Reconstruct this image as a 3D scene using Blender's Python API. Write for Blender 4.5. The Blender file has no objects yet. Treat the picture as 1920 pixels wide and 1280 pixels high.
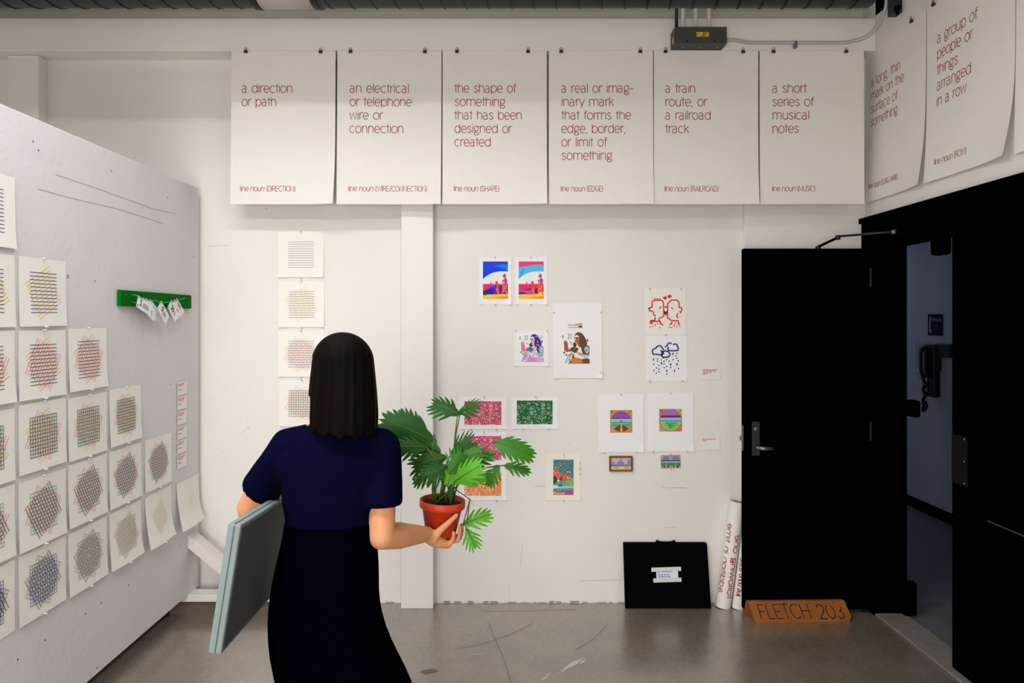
import bpy, bmesh, math, random
from mathutils import Vector, Matrix, noise
random.seed(7)
S = bpy.context.scene
COL = S.collection
PI = math.pi
# ------------------------------------------------------------------ camera, world, lights, exposure
FPX = 1280.0                       # 24 mm lens on a 1920 px wide frame
CY, CZ = -3.988, 1.65              # camera stands 3.99 m from the end wall, eye height 1.65 m
VX, VY = 948.0, 600.0              # where the camera axis meets the photograph
cam = bpy.data.cameras.new('camera'); cam.lens = 24; cam.sensor_width = 36; cam.clip_start = 0.05
cam.shift_x = (960 - VX) / 1920; cam.shift_y = -(640 - VY) / 1920
co = bpy.data.objects.new('camera', cam); COL.objects.link(co)
co.location = (0, CY, CZ); co.rotation_euler = (PI / 2, 0, 0)
S.camera = co
vs = S.view_settings
S.display_settings.display_device = 'sRGB'
vs.view_transform = 'Standard'; vs.look = 'None'; vs.gamma = 1; vs.use_curve_mapping = False
vs.exposure = 0.0
w = bpy.data.worlds.new('world'); S.world = w; w.use_nodes = True
w.node_tree.nodes['Background'].inputs[0].default_value = (0.9, 0.95, 1.0, 1)
w.node_tree.nodes['Background'].inputs[1].default_value = 0.2

def area(name, loc, rot, sx, sy, power, col, parent=None, spread=PI):
    l = bpy.data.lights.new(name, 'AREA'); l.shape = 'RECTANGLE'; l.size = sx; l.size_y = sy
    l.energy = power; l.color = col; l.spread = spread
    o = bpy.data.objects.new(name, l); COL.objects.link(o); o.location = loc; o.rotation_euler = rot
    if parent: o.parent = parent
    return o
# rows of ceiling fluorescents: (centre x, y, z, length, watts)
LAMPS = [(-1.1, -1.58, 3.42, 2.0, 25), (-1.4, -3.25, 3.42, 2.0, 86)]
for i, (lx, ly, lz, ln, pw) in enumerate(LAMPS):
    area('lamp_light', (lx, ly, lz), (0, 0, 0), ln, 0.12, pw, (0.985, 0.985, 0.98))
# added fill light, set in an invented opening in the wall behind the camera
WX0, WX1, WZ0, WZ1, WY = -1.7, 0.1, 0.25, 2.05, -5.6
area('added_fill_light', ((WX0 + WX1) / 2, WY - .12, (WZ0 + WZ1) / 2), (PI / 2, 0, 0), WX1 - WX0, WZ1 - WZ0, 112, (1.0, 0.945, 0.895))
area('hall_light', (3.1, 3.4, 2.55), (0, 0, 0), 0.3, 1.2, 6.2, (0.55, 0.68, 1.0))

# ------------------------------------------------------------------ helpers
def P(px, py, d):
    """the point at distance d in front of the camera plane seen at pixel (px, py)"""
    return Vector(((px - VX) * d / FPX, CY + d, CZ + (VY - py) * d / FPX))

MATS = {}
def mat(name, col, rough=0.6, metal=0.0, spec=0.5, var=0.0, vscale=8.0, bump=0.0, bscale=60.0, sss=0.0):
    if name in MATS: return MATS[name]
    m = bpy.data.materials.new(name); m.use_nodes = True; MATS[name] = m
    nt = m.node_tree; b = nt.nodes['Principled BSDF']
    b.inputs['Base Color'].default_value = (*col, 1); b.inputs['Roughness'].default_value = rough
    b.inputs['Metallic'].default_value = metal; b.inputs['Specular IOR Level'].default_value = spec
    tc = nt.nodes.new('ShaderNodeTexCoord')
    if sss: b.inputs['Subsurface Weight'].default_value = sss; b.inputs['Subsurface Radius'].default_value = (.02, .008, .004)
    if var:
        n = nt.nodes.new('ShaderNodeTexNoise'); n.inputs['Scale'].default_value = vscale; n.inputs['Detail'].default_value = 6
        r = nt.nodes.new('ShaderNodeMapRange'); r.inputs[3].default_value = 1 - var; r.inputs[4].default_value = 1 + var
        x = nt.nodes.new('ShaderNodeVectorMath'); x.operation = 'SCALE'; x.inputs[0].default_value = col
        nt.links.new(tc.outputs['Object'], n.inputs['Vector']); nt.links.new(n.outputs['Fac'], r.inputs[0])
        nt.links.new(r.outputs[0], x.inputs['Scale']); nt.links.new(x.outputs[0], b.inputs['Base Color'])
    if bump:
        n2 = nt.nodes.new('ShaderNodeTexNoise'); n2.inputs['Scale'].default_value = bscale; n2.inputs['Detail'].default_value = 5
        bp = nt.nodes.new('ShaderNodeBump'); bp.inputs['Strength'].default_value = bump; bp.inputs['Distance'].default_value = 0.004
        nt.links.new(tc.outputs['Object'], n2.inputs['Vector']); nt.links.new(n2.outputs['Fac'], bp.inputs['Height'])
        nt.links.new(bp.outputs[0], b.inputs['Normal'])
    return m

def srgb(r, g, b):
    f = lambda c: (c / 255 / 12.92) if c <= 10 else ((c / 255 + 0.055) / 1.055) ** 2.4
    return (f(r), f(g), f(b))

class MB:
    """collects faces with materials, then links them as ONE mesh object"""
    def __init__(s): s.v = []; s.f = []; s.m = []; s.uv = []; s.mats = []; s.sm = []
    def mi(s, m):
        if m not in s.mats: s.mats.append(m)
        return s.mats.index(m)
    def face(s, pts, m, uvs=None, smooth=False):
        k = len(s.v); s.v += [Vector(p) for p in pts]; s.f.append(tuple(range(k, k + len(pts))))
        s.m.append(s.mi(m)); s.uv.append(uvs); s.sm.append(smooth)
    def idx(s, pts, faces, m, smooth=True):
        k = len(s.v); s.v += [Vector(p) for p in pts]; i = s.mi(m)
        for f in faces: s.f.append(tuple(k + a for a in f)); s.m.append(i); s.uv.append(None); s.sm.append(smooth)
    def pbox(s, o, a, b, c, m):
        o, a, b, c = Vector(o), Vector(a), Vector(b), Vector(c)
        p = [o, o + a, o + a + b, o + b, o + c, o + a + c, o + a + b + c, o + b + c]
        s.idx(p, [(3, 2, 1, 0), (4, 5, 6, 7), (0, 1, 5, 4), (1, 2, 6, 5), (2, 3, 7, 6), (3, 0, 4, 7)], m, False)
    def box(s, p, q, m):
        s.pbox(p, (q[0] - p[0], 0, 0), (0, q[1] - p[1], 0), (0, 0, q[2] - p[2]), m)
    def tube(s, pts, r, m, n=10, caps=True):
        pts = [Vector(p) for p in pts]; rs = r if isinstance(r, (list, tuple)) else [r] * len(pts)
        ring = []; ref = None
        for i, p in enumerate(pts):
            t = (pts[min(i + 1, len(pts) - 1)] - pts[max(i - 1, 0)]).normalized()
            if ref is None: ref = Vector((0, 0, 1)) if abs(t.z) < .9 else Vector((1, 0, 0))
            a = (ref - t * ref.dot(t)).normalized(); ref = a; b = t.cross(a)
            ring += [p + (a * math.cos(2 * PI * j / n) + b * math.sin(2 * PI * j / n)) * rs[i] for j in range(n)]
        fs = []
        for i in range(len(pts) - 1):
            for j in range(n):
                k = (j + 1) % n; fs.append((i * n + j, i * n + k, (i + 1) * n + k, (i + 1) * n + j))
        if caps: fs.append(tuple(range(n))[::-1]); L = (len(pts) - 1) * n; fs.append(tuple(range(L, L + n)))
        s.idx(ring, fs, m)
    def lathe(s, prof, o, axis, m, n=24):
        """prof: (radius, height along axis)"""
        o = Vector(o); t = Vector(axis).normalized()
        a = (Vector((0, 0, 1)) if abs(t.z) < .9 else Vector((1, 0, 0))); a = (a - t * a.dot(t)).normalized(); b = t.cross(a)
        pts = []
        for r, h in prof: pts += [o + t * h + (a * math.cos(2 * PI * j / n) + b * math.sin(2 * PI * j / n)) * r for j in range(n)]
        fs = [(i * n + j, i * n + (j + 1) % n, (i + 1) * n + (j + 1) % n, (i + 1) * n + j) for i in range(len(prof) - 1) for j in range(n)]
        s.idx(pts, fs, m)
    def build(s, name, parent=None, origin=(0, 0, 0), bevel=0.0, world=None):
        me = bpy.data.meshes.new(name); o = Vector(origin)
        me.from_pydata([tuple(p - o) for p in s.v], [], s.f)
        for m in s.mats: me.materials.append(m)
        me.polygons.foreach_set('material_index', s.m); me.polygons.foreach_set('use_smooth', s.sm)
        if any(u for u in s.uv):
            lay = me.uv_layers.new(name='UVMap')
            for pl, u in zip(me.polygons, s.uv):
                if u:
                    for li, c in zip(pl.loop_indices, u): lay.data[li].uv = c
        me.update()
        ob = bpy.data.objects.new(name, me); COL.objects.link(ob)
        if parent is None: ob.location = o
        else: ob.parent = parent; ob.location = o - Vector(world if world is not None else parent.location)
        if bevel:
            bv = ob.modifiers.new('bevel', 'BEVEL'); bv.width = bevel; bv.segments = 2; bv.limit_method = 'ANGLE'
        return ob

def tag(o, label, cat, group=None):
    o['label'] = label; o['category'] = cat
    if group: o['group'] = group
    return o
def struct(o, label=None):
    o['kind'] = 'structure'
    if label: o['label'] = label
    return o
def thing(name, loc, label, cat, group=None):
    o = bpy.data.objects.new(name, None); COL.objects.link(o); o.location = loc; o.empty_display_size = .1
    return tag(o, label, cat, group)
def child(src, parent, off, rz=0.0, name=None):
    c = src.copy(); COL.objects.link(c); c.parent = parent; c.location = off; c.rotation_euler = (0, 0, rz); return c

# ------------------------------------------------------------------ a thin single-stroke alphabet (x-height 1, ascender 1.28)
def E(cx, cy, rx, ry, a0=0, a1=360, n=None):
    n = n or max(4, int(abs(a1 - a0) / 18))
    return [(cx + rx * math.cos(math.radians(a0 + (a1 - a0) * i / n)), cy + ry * math.sin(math.radians(a0 + (a1 - a0) * i / n))) for i in range(n + 1)]
def CR(*p, n=6):
    q = [p[0]] + list(p) + [p[-1]]; out = []
    for i in range(1, len(q) - 2):
        a, b, c, d = q[i - 1:i + 3]
        for k in range(n):
            t = k / n
            out.append(tuple(.5 * (2 * b[j] + (c[j] - a[j]) * t + (2 * a[j] - 5 * b[j] + 4 * c[j] - d[j]) * t * t + (3 * b[j] - a[j] - 3 * c[j] + d[j]) * t ** 3) for j in (0, 1)))
    return out + [p[-1]]
A_ = 1.28
G = {  # glyph: (advance, strokes)
 ' ': (.62, []),
 'a': (.92, [E(.38, .66, .29, .34, 150, 0) + [(.67, 0)], [(.67, .56), (.34, .56)] + E(.34, .28, .27, .28, 90, 270) + E(.37, .30, .30, .30, 275, 360)]),
 'b': (1.0, [[(.12, 0), (.12, A_)], E(.52, .5, .40, .5)]),
 'c': (.9, [E(.47, .5, .40, .5, 48, 312)]),
 'd': (1.02, [[(.88, 0), (.88, A_)], E(.48, .5, .40, .5)]),
 'e': (.94, [[(.08, .5)] + [(.86, .5)] + E(.47, .5, .39, .5, 0, 318)]),
 'f': (.52, [[(.24, 0)] + E(.48, 1.0, .24, .28, 180, 75), [(.04, .95), (.50, .95)]]),
 'g': (.92, [E(.44, .64, .32, .36), [(.22, .36), (.14, .24), (.18, .13), (.34, .09)], E(.44, -.11, .36, .20), [(.68, .90), (.86, .97)]]),
 'h': (.96, [[(.12, 0), (.12, A_)], E(.47, .62, .35, .38, 180, 0) + [(.82, 0)]]),
 'i': (.26, [[(.13, 0), (.13, 1.0)], [(.13, 1.20), (.13, 1.31)]]),
 'k': (.80, [[(.12, 0), (.12, A_)], [(.70, 1), (.12, .42)], [(.32, .62), (.74, 0)]]),
 'l': (.28, [[(.14, 0), (.14, A_)]]),
 'm': (1.50, [[(.12, 0), (.12, 1)], E(.43, .66, .31, .34, 180, 0) + [(.74, 0)], E(1.05, .66, .31, .34, 180, 0) + [(1.36, 0)]]),
 'n': (.96, [[(.12, 0), (.12, 1)], E(.47, .62, .35, .38, 180, 0) + [(.82, 0)]]),
 'o': (.98, [E(.49, .5, .42, .5)]),
 'p': (1.0, [[(.12, -.28), (.12, 1)], E(.52, .5, .40, .5)]),
 'r': (.56, [[(.12, 0), (.12, 1)], E(.50, .60, .38, .40, 180, 75)]),
 's': (.80, [CR((.68, .80), (.40, 1.0), (.13, .76), (.38, .53), (.70, .27), (.40, 0), (.08, .20))]),
 't': (.50, [[(.24, 0), (.24, A_)], [(.02, .95), (.48, .95)]]),
 'u': (.96, [[(.12, 1)] + E(.46, .38, .34, .38, 180, 360) + [(.80, 1)], [(.80, .4), (.80, 0)]]),
 'w': (1.2, [[(.06, 1), (.32, 0), (.60, .97), (.88, 0), (1.14, 1)]]),
 'y': (.84, [[(.05, 1), (.42, .05)], [(.80, 1), (.30, -.28)]]),
 ',': (.30, [[(.17, .08), (.06, -.2)]]), '-': (.66, [[(.08, .55), (.60, .55)]]), '/': (.56, [[(.04, -.14), (.5, 1.36)]]),
 '(': (.46, [E(.66, .58, .5, .92, 125, 235)]), ')': (.46, [E(-.22, .58, .5, .92, 55, -55)]),
 'A': (1.0, [[(.04, 0), (.5, A_), (.96, 0)], [(.2, .42), (.8, .42)]]),
 'C': (1.04, [E(.56, .64, .46, .64, 45, 315)]),
 'D': (1.04, [[(.12, 0), (.12, A_), (.46, A_)] + E(.46, .64, .46, .64, 90, -90) + [(.12, 0)]]),
 'E': (.82, [[(.74, A_), (.12, A_), (.12, 0), (.74, 0)], [(.12, .66), (.68, .66)]]),
 'F': (.80, [[(.74, A_), (.12, A_), (.12, 0)], [(.12, .66), (.66, .66)]]),
 'G': (1.1, [E(.56, .64, .46, .64, 45, 350) + [(.62, .55)]]),
 'H': (1.0, [[(.12, 0), (.12, A_)], [(.88, 0), (.88, A_)], [(.12, .66), (.88, .66)]]),
 'I': (.26, [[(.13, 0), (.13, A_)]]),
 'K': (.9, [[(.12, 0), (.12, A_)], [(.80, A_), (.12, .5)], [(.34, .72), (.84, 0)]]),
 'L': (.76, [[(.12, A_), (.12, 0), (.70, 0)]]),
 'M': (1.2, [[(.12, 0), (.12, A_), (.6, .2), (1.08, A_), (1.08, 0)]]),
 'N': (1.04, [[(.12, 0), (.12, A_), (.90, 0), (.90, A_)]]),
 'O': (1.14, [E(.57, .64, .5, .64)]),
 'P': (.9, [[(.12, 0), (.12, A_), (.46, A_)] + E(.46, .95, .34, .33, 90, -90) + [(.12, .62)]]),
 'R': (.94, [[(.12, 0), (.12, A_), (.46, A_)] + E(.46, .95, .34, .33, 90, -90) + [(.12, .62)], [(.5, .62), (.84, 0)]]),
 'S': (.9, [CR((.76, 1.04), (.45, A_), (.14, .97), (.44, .67), (.78, .33), (.45, 0), (.08, .24))]),
 'T': (.84, [[(.42, 0), (.42, A_)], [(.02, A_), (.82, A_)]]),
 'U': (1.0, [[(.12, A_)] + E(.5, .4, .38, .4, 180, 360) + [(.88, A_)]]),
 'W': (1.4, [[(.04, A_), (.36, 0), (.70, A_), (1.04, 0), (1.36, A_)]]),
 '0': (1.0, [E(.5, .64, .4, .64)]), '1': (.6, [[(.08, 1.0), (.36, A_), (.36, 0)], [(.1, 0), (.62, 0)]]),
 '2': (.9, [E(.45, .92, .34, .36, 165, -30) + [(.1, 0), (.84, 0)]]),
 '3': (.9, [E(.42, .96, .32, .32, 160, -90), E(.42, .33, .36, .33, 90, -160)]),
 '6': (.94, [E(.48, .42, .36, .42), E(.62, .44, .5, .84, 178, 95)]),
 '9': (.94, [E(.46, .86, .36, .42), E(.32, .84, .5, .84, -2, -85)]),
}
def strokes(s, slant=0.0, track=0.0):
    out = []; x = 0
    for ch in s:
        a, st = G[ch]
        for q in st: out.append([(x + u + slant * v, v) for u, v in q])
        x += a + track
    return out, x

def ribbon(q, wd):
    """quads of a stroke of width wd along the 2-D polyline q"""
    n = len(q); L = []; R = []
    closed = n > 3 and math.dist(q[0], q[-1]) < 1e-6
    for i in range(n):
        a = q[i - 1] if i else (q[-2] if closed else q[0]); b = q[i + 1] if i < n - 1 else (q[1] if closed else q[-1]); c = q[i]
        d1 = Vector((c[0] - a[0], c[1] - a[1])); d2 = Vector((b[0] - c[0], b[1] - c[1]))
        d1 = d1.normalized() if d1.length > 1e-9 else d2.normalized(); d2 = d2.normalized() if d2.length > 1e-9 else d1
        t = d1 + d2; t = t.normalized() if t.length > 1e-6 else d1
        k = wd / 2 / max(.45, t.dot(d1)); nn = Vector((-t.y, t.x)) * k
        L.append((c[0] + nn.x, c[1] + nn.y)); R.append((c[0] - nn.x, c[1] - nn.y))
    return [(L[i], R[i], R[i + 1], L[i + 1]) for i in range(n - 1)]

FR_BACK = (Vector((1, 0, 0)), Vector((0, 0, -1)), Vector((0, -1, 0)))
FR_PANEL = (Vector((0, 1, 0)), Vector((0, 0, -1)), Vector((1, 0, 0)))
FR_RIGHT = (Vector((0, -1, 0)), Vector((0, 0, -1)), Vector((-1, 0, 0)))
class Sheet:
    """a sheet of paper: (x to the right, y down) from its top-left corner, printed on its face"""
    def __init__(s, O, frame, w, h, paper, gap=.003, rot=0.0, bulge=None, nx=6, ny=6):
        R, D, N = frame; c, k = math.cos(rot), math.sin(rot)
        s.O = Vector(O); s.R = R * c + D * k; s.D = D * c - R * k; s.N = N; s.w, s.h, s.gap = w, h, gap
        s.b = bulge or (lambda u, v: 0.0); s.mb = MB(); s.lay = 0
        pts = [s.at(w * i / nx, h * j / ny) for j in range(ny + 1) for i in range(nx + 1)]
        fs = [(j * (nx + 1) + i, (j + 1) * (nx + 1) + i, (j + 1) * (nx + 1) + i + 1, j * (nx + 1) + i + 1) for j in range(ny) for i in range(nx)]
        s.mb.idx(pts, fs, paper); back = [s.at(w * i / nx, h * j / ny, -.0006) for j in range(ny + 1) for i in range(nx + 1)]
        s.mb.idx(back, [f[::-1] for f in fs], paper)
    def at(s, x, y, up=0.0):
        return s.O + s.R * x + s.D * y + s.N * (s.gap + s.b(x / s.w, y / s.h) + up)
    def up(s): return .0007 + .00012 * s.lay
    def line(s, q, wd, m):
        for qd in ribbon(q, wd): s.mb.face([s.at(a, b, s.up()) for a, b in qd], m)
    def poly(s, q, m, uv=False):
        us = [p[0] for p in q]; vs_ = [p[1] for p in q]
        s.mb.face([s.at(a, b, s.up()) for a, b in q], m, [((a - min(us)), (b - min(vs_))) for a, b in q] if uv else None)
    def rect(s, x0, y0, x1, y1, m, uv=False): s.poly([(x0, y0), (x0, y1), (x1, y1), (x1, y0)], m, uv)
    def dot(s, x, y, r, m, n=8): s.poly([(x + r * math.cos(2 * PI * i / n), y - r * math.sin(2 * PI * i / n)) for i in range(n)], m)
    def text(s, t, x, y, xh, wd, m, width=None, slant=0.0, track=0.0):
        st, tot = strokes(t, slant, track); sx = width / tot if width else xh
        for q in st: s.line([(x + a * sx, y - b * xh) for a, b in q], wd, m)
        return tot * sx
    def build(s, name, label, cat, group=None, parent=None):
        o = s.mb.build(name, None, s.at(s.w / 2, 0))
        return tag(o, label, cat, group)
RZ = {id(FR_BACK): 0.0, id(FR_PANEL): PI / 2, id(FR_RIGHT): -PI / 2}
# ------------------------------------------------------------------ surfaces of the room
def wall_mat():
    m = mat('white_wall_paint', (.80, .785, .755), .62, spec=.3, bump=.25, bscale=45)
    nt = m.node_tree; b = nt.nodes['Principled BSDF']; tc = nt.nodes.new('ShaderNodeTexCoord')
    # faint cloudy variation of the paint plus tack holes
    n = nt.nodes.new('ShaderNodeTexNoise'); n.inputs['Scale'].default_value = 2.2; n.inputs['Detail'].default_value = 8
    r = nt.nodes.new('ShaderNodeMapRange'); r.inputs[3].default_value = .94; r.inputs[4].default_value = 1.05
    v = nt.nodes.new('ShaderNodeTexVoronoi'); v.inputs['Scale'].default_value = 9.0
    h = nt.nodes.new('ShaderNodeMapRange'); h.inputs[1].default_value = .028; h.inputs[2].default_value = .038; h.inputs[3].default_value = .30; h.inputs[4].default_value = 1.0
    n3 = nt.nodes.new('ShaderNodeTexNoise'); n3.inputs['Scale'].default_value = 3.1
    g = nt.nodes.new('ShaderNodeMath'); g.operation = 'GREATER_THAN'; g.inputs[1].default_value = .54
    mx = nt.nodes.new('ShaderNodeMix'); mx.inputs[2].default_value = 1.0
    mu = nt.nodes.new('ShaderNodeMath'); mu.operation = 'MULTIPLY'
    x = nt.nodes.new('ShaderNodeVectorMath'); x.operation = 'SCALE'; x.inputs[0].default_value = (.80, .785, .755)
    for q in (n, v, n3): nt.links.new(tc.outputs['Object'], q.inputs['Vector'])
    nt.links.new(n.outputs['Fac'], r.inputs[0]); nt.links.new(v.outputs['Distance'], h.inputs[0]); nt.links.new(n3.outputs['Fac'], g.inputs[0])
    nt.links.new(g.outputs[0], mx.inputs[0]); nt.links.new(h.outputs[0], mx.inputs[3]); nt.links.new(r.outputs[0], mu.inputs[0])
    nt.links.new(mx.outputs[0], mu.inputs[1]); nt.links.new(mu.outputs[0], x.inputs['Scale']); nt.links.new(x.outputs[0], b.inputs['Base Color'])
    return m
def floor_mat():
    m = mat('grey_floor_paint', (.2, .19, .17), .3, spec=1.0); nt = m.node_tree; b = nt.nodes['Principled BSDF']
    tc = nt.nodes.new('ShaderNodeTexCoord')
    def nz(scale, stretch, det=8):
        mp = nt.nodes.new('ShaderNodeMapping'); mp.inputs['Scale'].default_value = stretch; mp.inputs['Rotation'].default_value = (0, 0, random.uniform(-.12, .12))
        n = nt.nodes.new('ShaderNodeTexNoise'); n.inputs['Scale'].default_value = scale; n.inputs['Detail'].default_value = det; n.inputs['Roughness'].default_value = .65
        nt.links.new(tc.outputs['Object'], mp.inputs[0]); nt.links.new(mp.outputs[0], n.inputs['Vector']); return n
    a = nz(2.2, (1, 1, 1)); c = nz(7, (1, 9, 1)); d = nz(28, (1, 1, 1)); e = nz(9, (14, 1.3, 1))
    cr = nt.nodes.new('ShaderNodeValToRGB'); cr.color_ramp.elements[0].position = .3; cr.color_ramp.elements[0].color = (.145, .122, .094, 1)
    cr.color_ramp.elements[1].position = .7; cr.color_ramp.elements[1].color = (.235, .203, .160, 1)
    nt.links.new(a.outputs['Fac'], cr.inputs[0])
    last = cr.outputs[0]
    for n, lo, hi, dk, colr in ((c, .64, .72, .55, (.05, .045, .04, 1)), (d, .70, .76, .6, (.06, .05, .04, 1)), (e, .70, .78, .4, (.40, .38, .34, 1))):
        mr = nt.nodes.new('ShaderNodeMapRange'); mr.inputs[1].default_value = lo; mr.inputs[2].default_value = hi; mr.inputs[4].default_value = dk
        mx = nt.nodes.new('ShaderNodeMix'); mx.data_type = 'RGBA'; mx.inputs[7].default_value = colr
        nt.links.new(n.outputs['Fac'], mr.inputs[0]); nt.links.new(mr.outputs[0], mx.inputs[0]); nt.links.new(last, mx.inputs[6]); last = mx.outputs[2]
    nt.links.new(last, b.inputs['Base Color'])
    rr = nt.nodes.new('ShaderNodeMapRange'); rr.inputs[3].default_value = .18; rr.inputs[4].default_value = .36
    nt.links.new(d.outputs['Fac'], rr.inputs[0]); nt.links.new(rr.outputs[0], b.inputs['Roughness'])
    b.inputs['Coat Weight'].default_value = 1.0; b.inputs['Coat Roughness'].default_value = .24; b.inputs['Coat IOR'].default_value = 1.62
    bp = nt.nodes.new('ShaderNodeBump'); bp.inputs['Strength'].default_value = .15; bp.inputs['Distance'].default_value = .002
    nt.links.new(c.outputs['Fac'], bp.inputs['Height']); nt.links.new(bp.outputs[0], b.inputs['Normal'])
    return m
WALL = wall_mat(); FLOOR = floor_mat()
TRIMW = mat('white_column_paint', (.82, .805, .78), .55, spec=.3, var=.03, vscale=5, bump=.1)
CEIL = mat('ceiling_paint', (.66, .64, .60), .8)
BLACK = mat('black_door_paint', (.0008, .0008, .0008), .7, spec=.0)
HALLW = mat('hall_wall_paint', (.55, .57, .62), .7)
HALLF = mat('hall_floor', (.14, .14, .15), .45, var=.25, vscale=14)
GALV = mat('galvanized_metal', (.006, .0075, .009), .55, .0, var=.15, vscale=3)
SEAM = mat('duct_seam', (.006, .007, .008), .5, .5)
CONC = mat('worn_concrete', (.22, .20, .18), .8, var=.3, vscale=20, bump=.3)
STEEL = mat('brushed_steel', (.22, .22, .23), .35, .8)
DARKSTEEL = mat('dark_metal', (.04, .04, .042), .4, .7)
BRASS = mat('aged_brass', (.35, .26, .14), .4, .8)

mb = MB(); mb.box((-4.0, -5.6, -.08), (2.2, 0.1, 0), FLOOR)
SCUFF = mat('white_scuff', (.62, .60, .56), .6, var=.2, vscale=60)
def scuff(px, py, ang, ln, wd, m=SCUFF):
    d = CZ * FPX / (py - VY); c = P(px, py, d); c.z = .0005 + .00005 * len(mb.f) % .0009
    a = Vector((math.cos(ang), math.sin(ang), 0)); b = Vector((-a.y, a.x, 0))
    q = [(-.5, -.1), (-.2, -.5), (.1, -.3), (.5, -.12), (.48, .1), (.15, .45), (-.15, .25), (-.45, .12)]
    mb.face([c + a * (u * ln) + b * (v * wd) for u, v in q], m)
for k in range(5): scuff(1062 + 6 * k, 1250 - 2.5 * k, .98 + random.uniform(-.08, .08), .16 - .012 * k, .008 + .003 * (k % 3))
scuff(1093, 1240, .85, .06, .02); scuff(1025, 1268, 1.0, .1, .012); scuff(763, 1153, 0.02, .05, .008); scuff(1120, 1174, .5, .06, .006)
DPATCH = mat('dark_floor_patch', (.08, .085, .08), .45)
scuff(805, 1258, .05, .085, .05, DPATCH); scuff(900, 1227, .1, .08, .006)
THREAD = mat('fine_scratch', (.10, .09, .075), .6)
for q in ([(916, 1165), (925, 1190), (940, 1225), (952, 1258), (958, 1279)], [(850, 1218), (905, 1207), (960, 1188), (1000, 1168)], [(1080, 1218), (1110, 1200), (1140, 1170)], [(900, 1146), (985, 1145), (1080, 1142)]):
    pts = []
    for px, py in q:
        p = P(px, py, CZ * FPX / (py - VY)); pts.append((p.x, p.y))
    for qd in ribbon(pts, .003): mb.face([(a, b, .0006) for a, b in qd], THREAD)
struct(mb.build('floor'))

mb = MB(); mb.box((-4.1, 0, -.05), (2.3, .12, 4.3), WALL)
WMARK = mat('wall_scuff', (.50, .46, .41), .7)
for x0, y0, x1, y1, tk in ((1088, 1089, 1168, 1087, .004), (1241, 914, 1287, 915, .004), (1244, 989, 1268, 989, .003), (1000, 912, 1023, 911, .003), (390, 462, 430, 460, .003), (980, 1020, 975, 1060, .002), (952, 1094, 956, 1118, .002), (452, 812, 470, 800, .002)):
    a, b = P(x0, y0, -CY), P(x1, y1, -CY); dv = (b - a).normalized(); up = Vector((-dv.z, 0, dv.x)) * tk
    mb.face([(q.x, -.0006, q.z) for q in (a, b, b + up, a + up * .6)], WMARK)
struct(mb.build('wall_back'))
mb = MB(); mb.box((-4.1, -5.6, -.05), (-4.0, 0, 4.3), WALL); struct(mb.build('wall_left'))
mb = MB(); mb.box((-4.1, -5.6, 4.2), (2.3, .12, 4.3), CEIL); struct(mb.build('ceiling'))
mb = MB()
mb.box((-4.1, WY - .12, -.05), (WX0, WY, 4.3), WALL); mb.box((WX1, WY - .12, -.05), (2.3, WY, 4.3), WALL); mb.box((WX0, WY - .12, -.05), (WX1, WY, WZ0), WALL); mb.box((WX0, WY - .12, WZ1), (WX1, WY, 4.3), WALL)
struct(mb.build('wall_front'))
mb = MB()
for x in (WX0 + .02, (2 * WX0 + WX1) / 3, (WX0 + 2 * WX1) / 3, WX1 - .02): mb.box((x - .02, WY - .08, WZ0), (x + .02, WY - .03, WZ1), TRIMW)
for z in (WZ0 + .02, WZ1 - .02): mb.box((WX0, WY - .085, z - .02), (WX1, WY - .025, z + .02), TRIMW)
struct(mb.build('added_window_1'))  # bars of the invented opening that holds the fill light
RX = 2.087; yd = lambda d: CY + d
DH, DF = 3.84, 3.21                # doorway: hinge side and meeting edge, distances from the camera
mb = MB()
mb.box((RX, yd(DH), 0), (RX + .14, 0, 4.2), WALL); mb.box((RX, yd(2.30), 2.09), (RX + .14, yd(DH), 4.2), WALL)
mb.box((RX, -5.6, 0), (RX + .14, yd(2.30), 4.2), WALL)
struct(mb.build('wall_right'))
# beam across the end wall, columns beneath it, boxed pilaster in the corner
mb = MB(); mb.box((-4.0, -.143, CZ + 505 / 332.9), (RX - .001, -.0005, 3.350), TRIMW); struct(mb.build('beam', bevel=.004))
zb = CZ + 505 / 332.9
mb = MB(); mb.box((-4.0, -.145, 3.455), (RX - .001, -.0005, 4.19), TRIMW); struct(mb.build('shade_soffit'))  # soffit added above the beam to keep the gap between them dark
for x0, x1 in ((752, 812), (15, 72)):
    mb = MB(); a = P(x0, 600, 3.906); b = P(x1, 600, 3.906)
    mb.box((a.x, -.082, 0), (b.x, -.0005, zb - .002), TRIMW)
    if x0 == 752:                  # narrow grey caulk joints beside the column
        mb.box((a.x - .013, -.006, .02), (a.x - .001, -.0005, zb - .01), mat('grey_caulk', (.42, .42, .40), .7))
    else: mb.box((a.x - .001, -.0835, 2.70), (b.x + .001, -.08, 2.704), mat('grey_caulk', (.42, .42, .40), .7))
    struct(mb.build('column', bevel=.003))
mb = MB(); mb.box((P(1396, 600, 3.953).x, -.035, 0), (RX - .001, -.0005, zb - .002), TRIMW); struct(mb.build('pilaster', bevel=.002))
# chipped paint where the wall meets the floor
mb = MB(); CHIP = mat('chipped_paint_edge', (.22, .19, .16), .9)
x = -1.5
while x < .70:
    wd = random.uniform(.008, .06)
    if not (-.63 < x < -.38): mb.box((x, -.0025, .004), (x + wd, -.0003, .002 + random.uniform(.002, .009)), CHIP)
    x += wd + random.uniform(.005, .06)
struct(mb.build('baseboard_back'))

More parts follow.
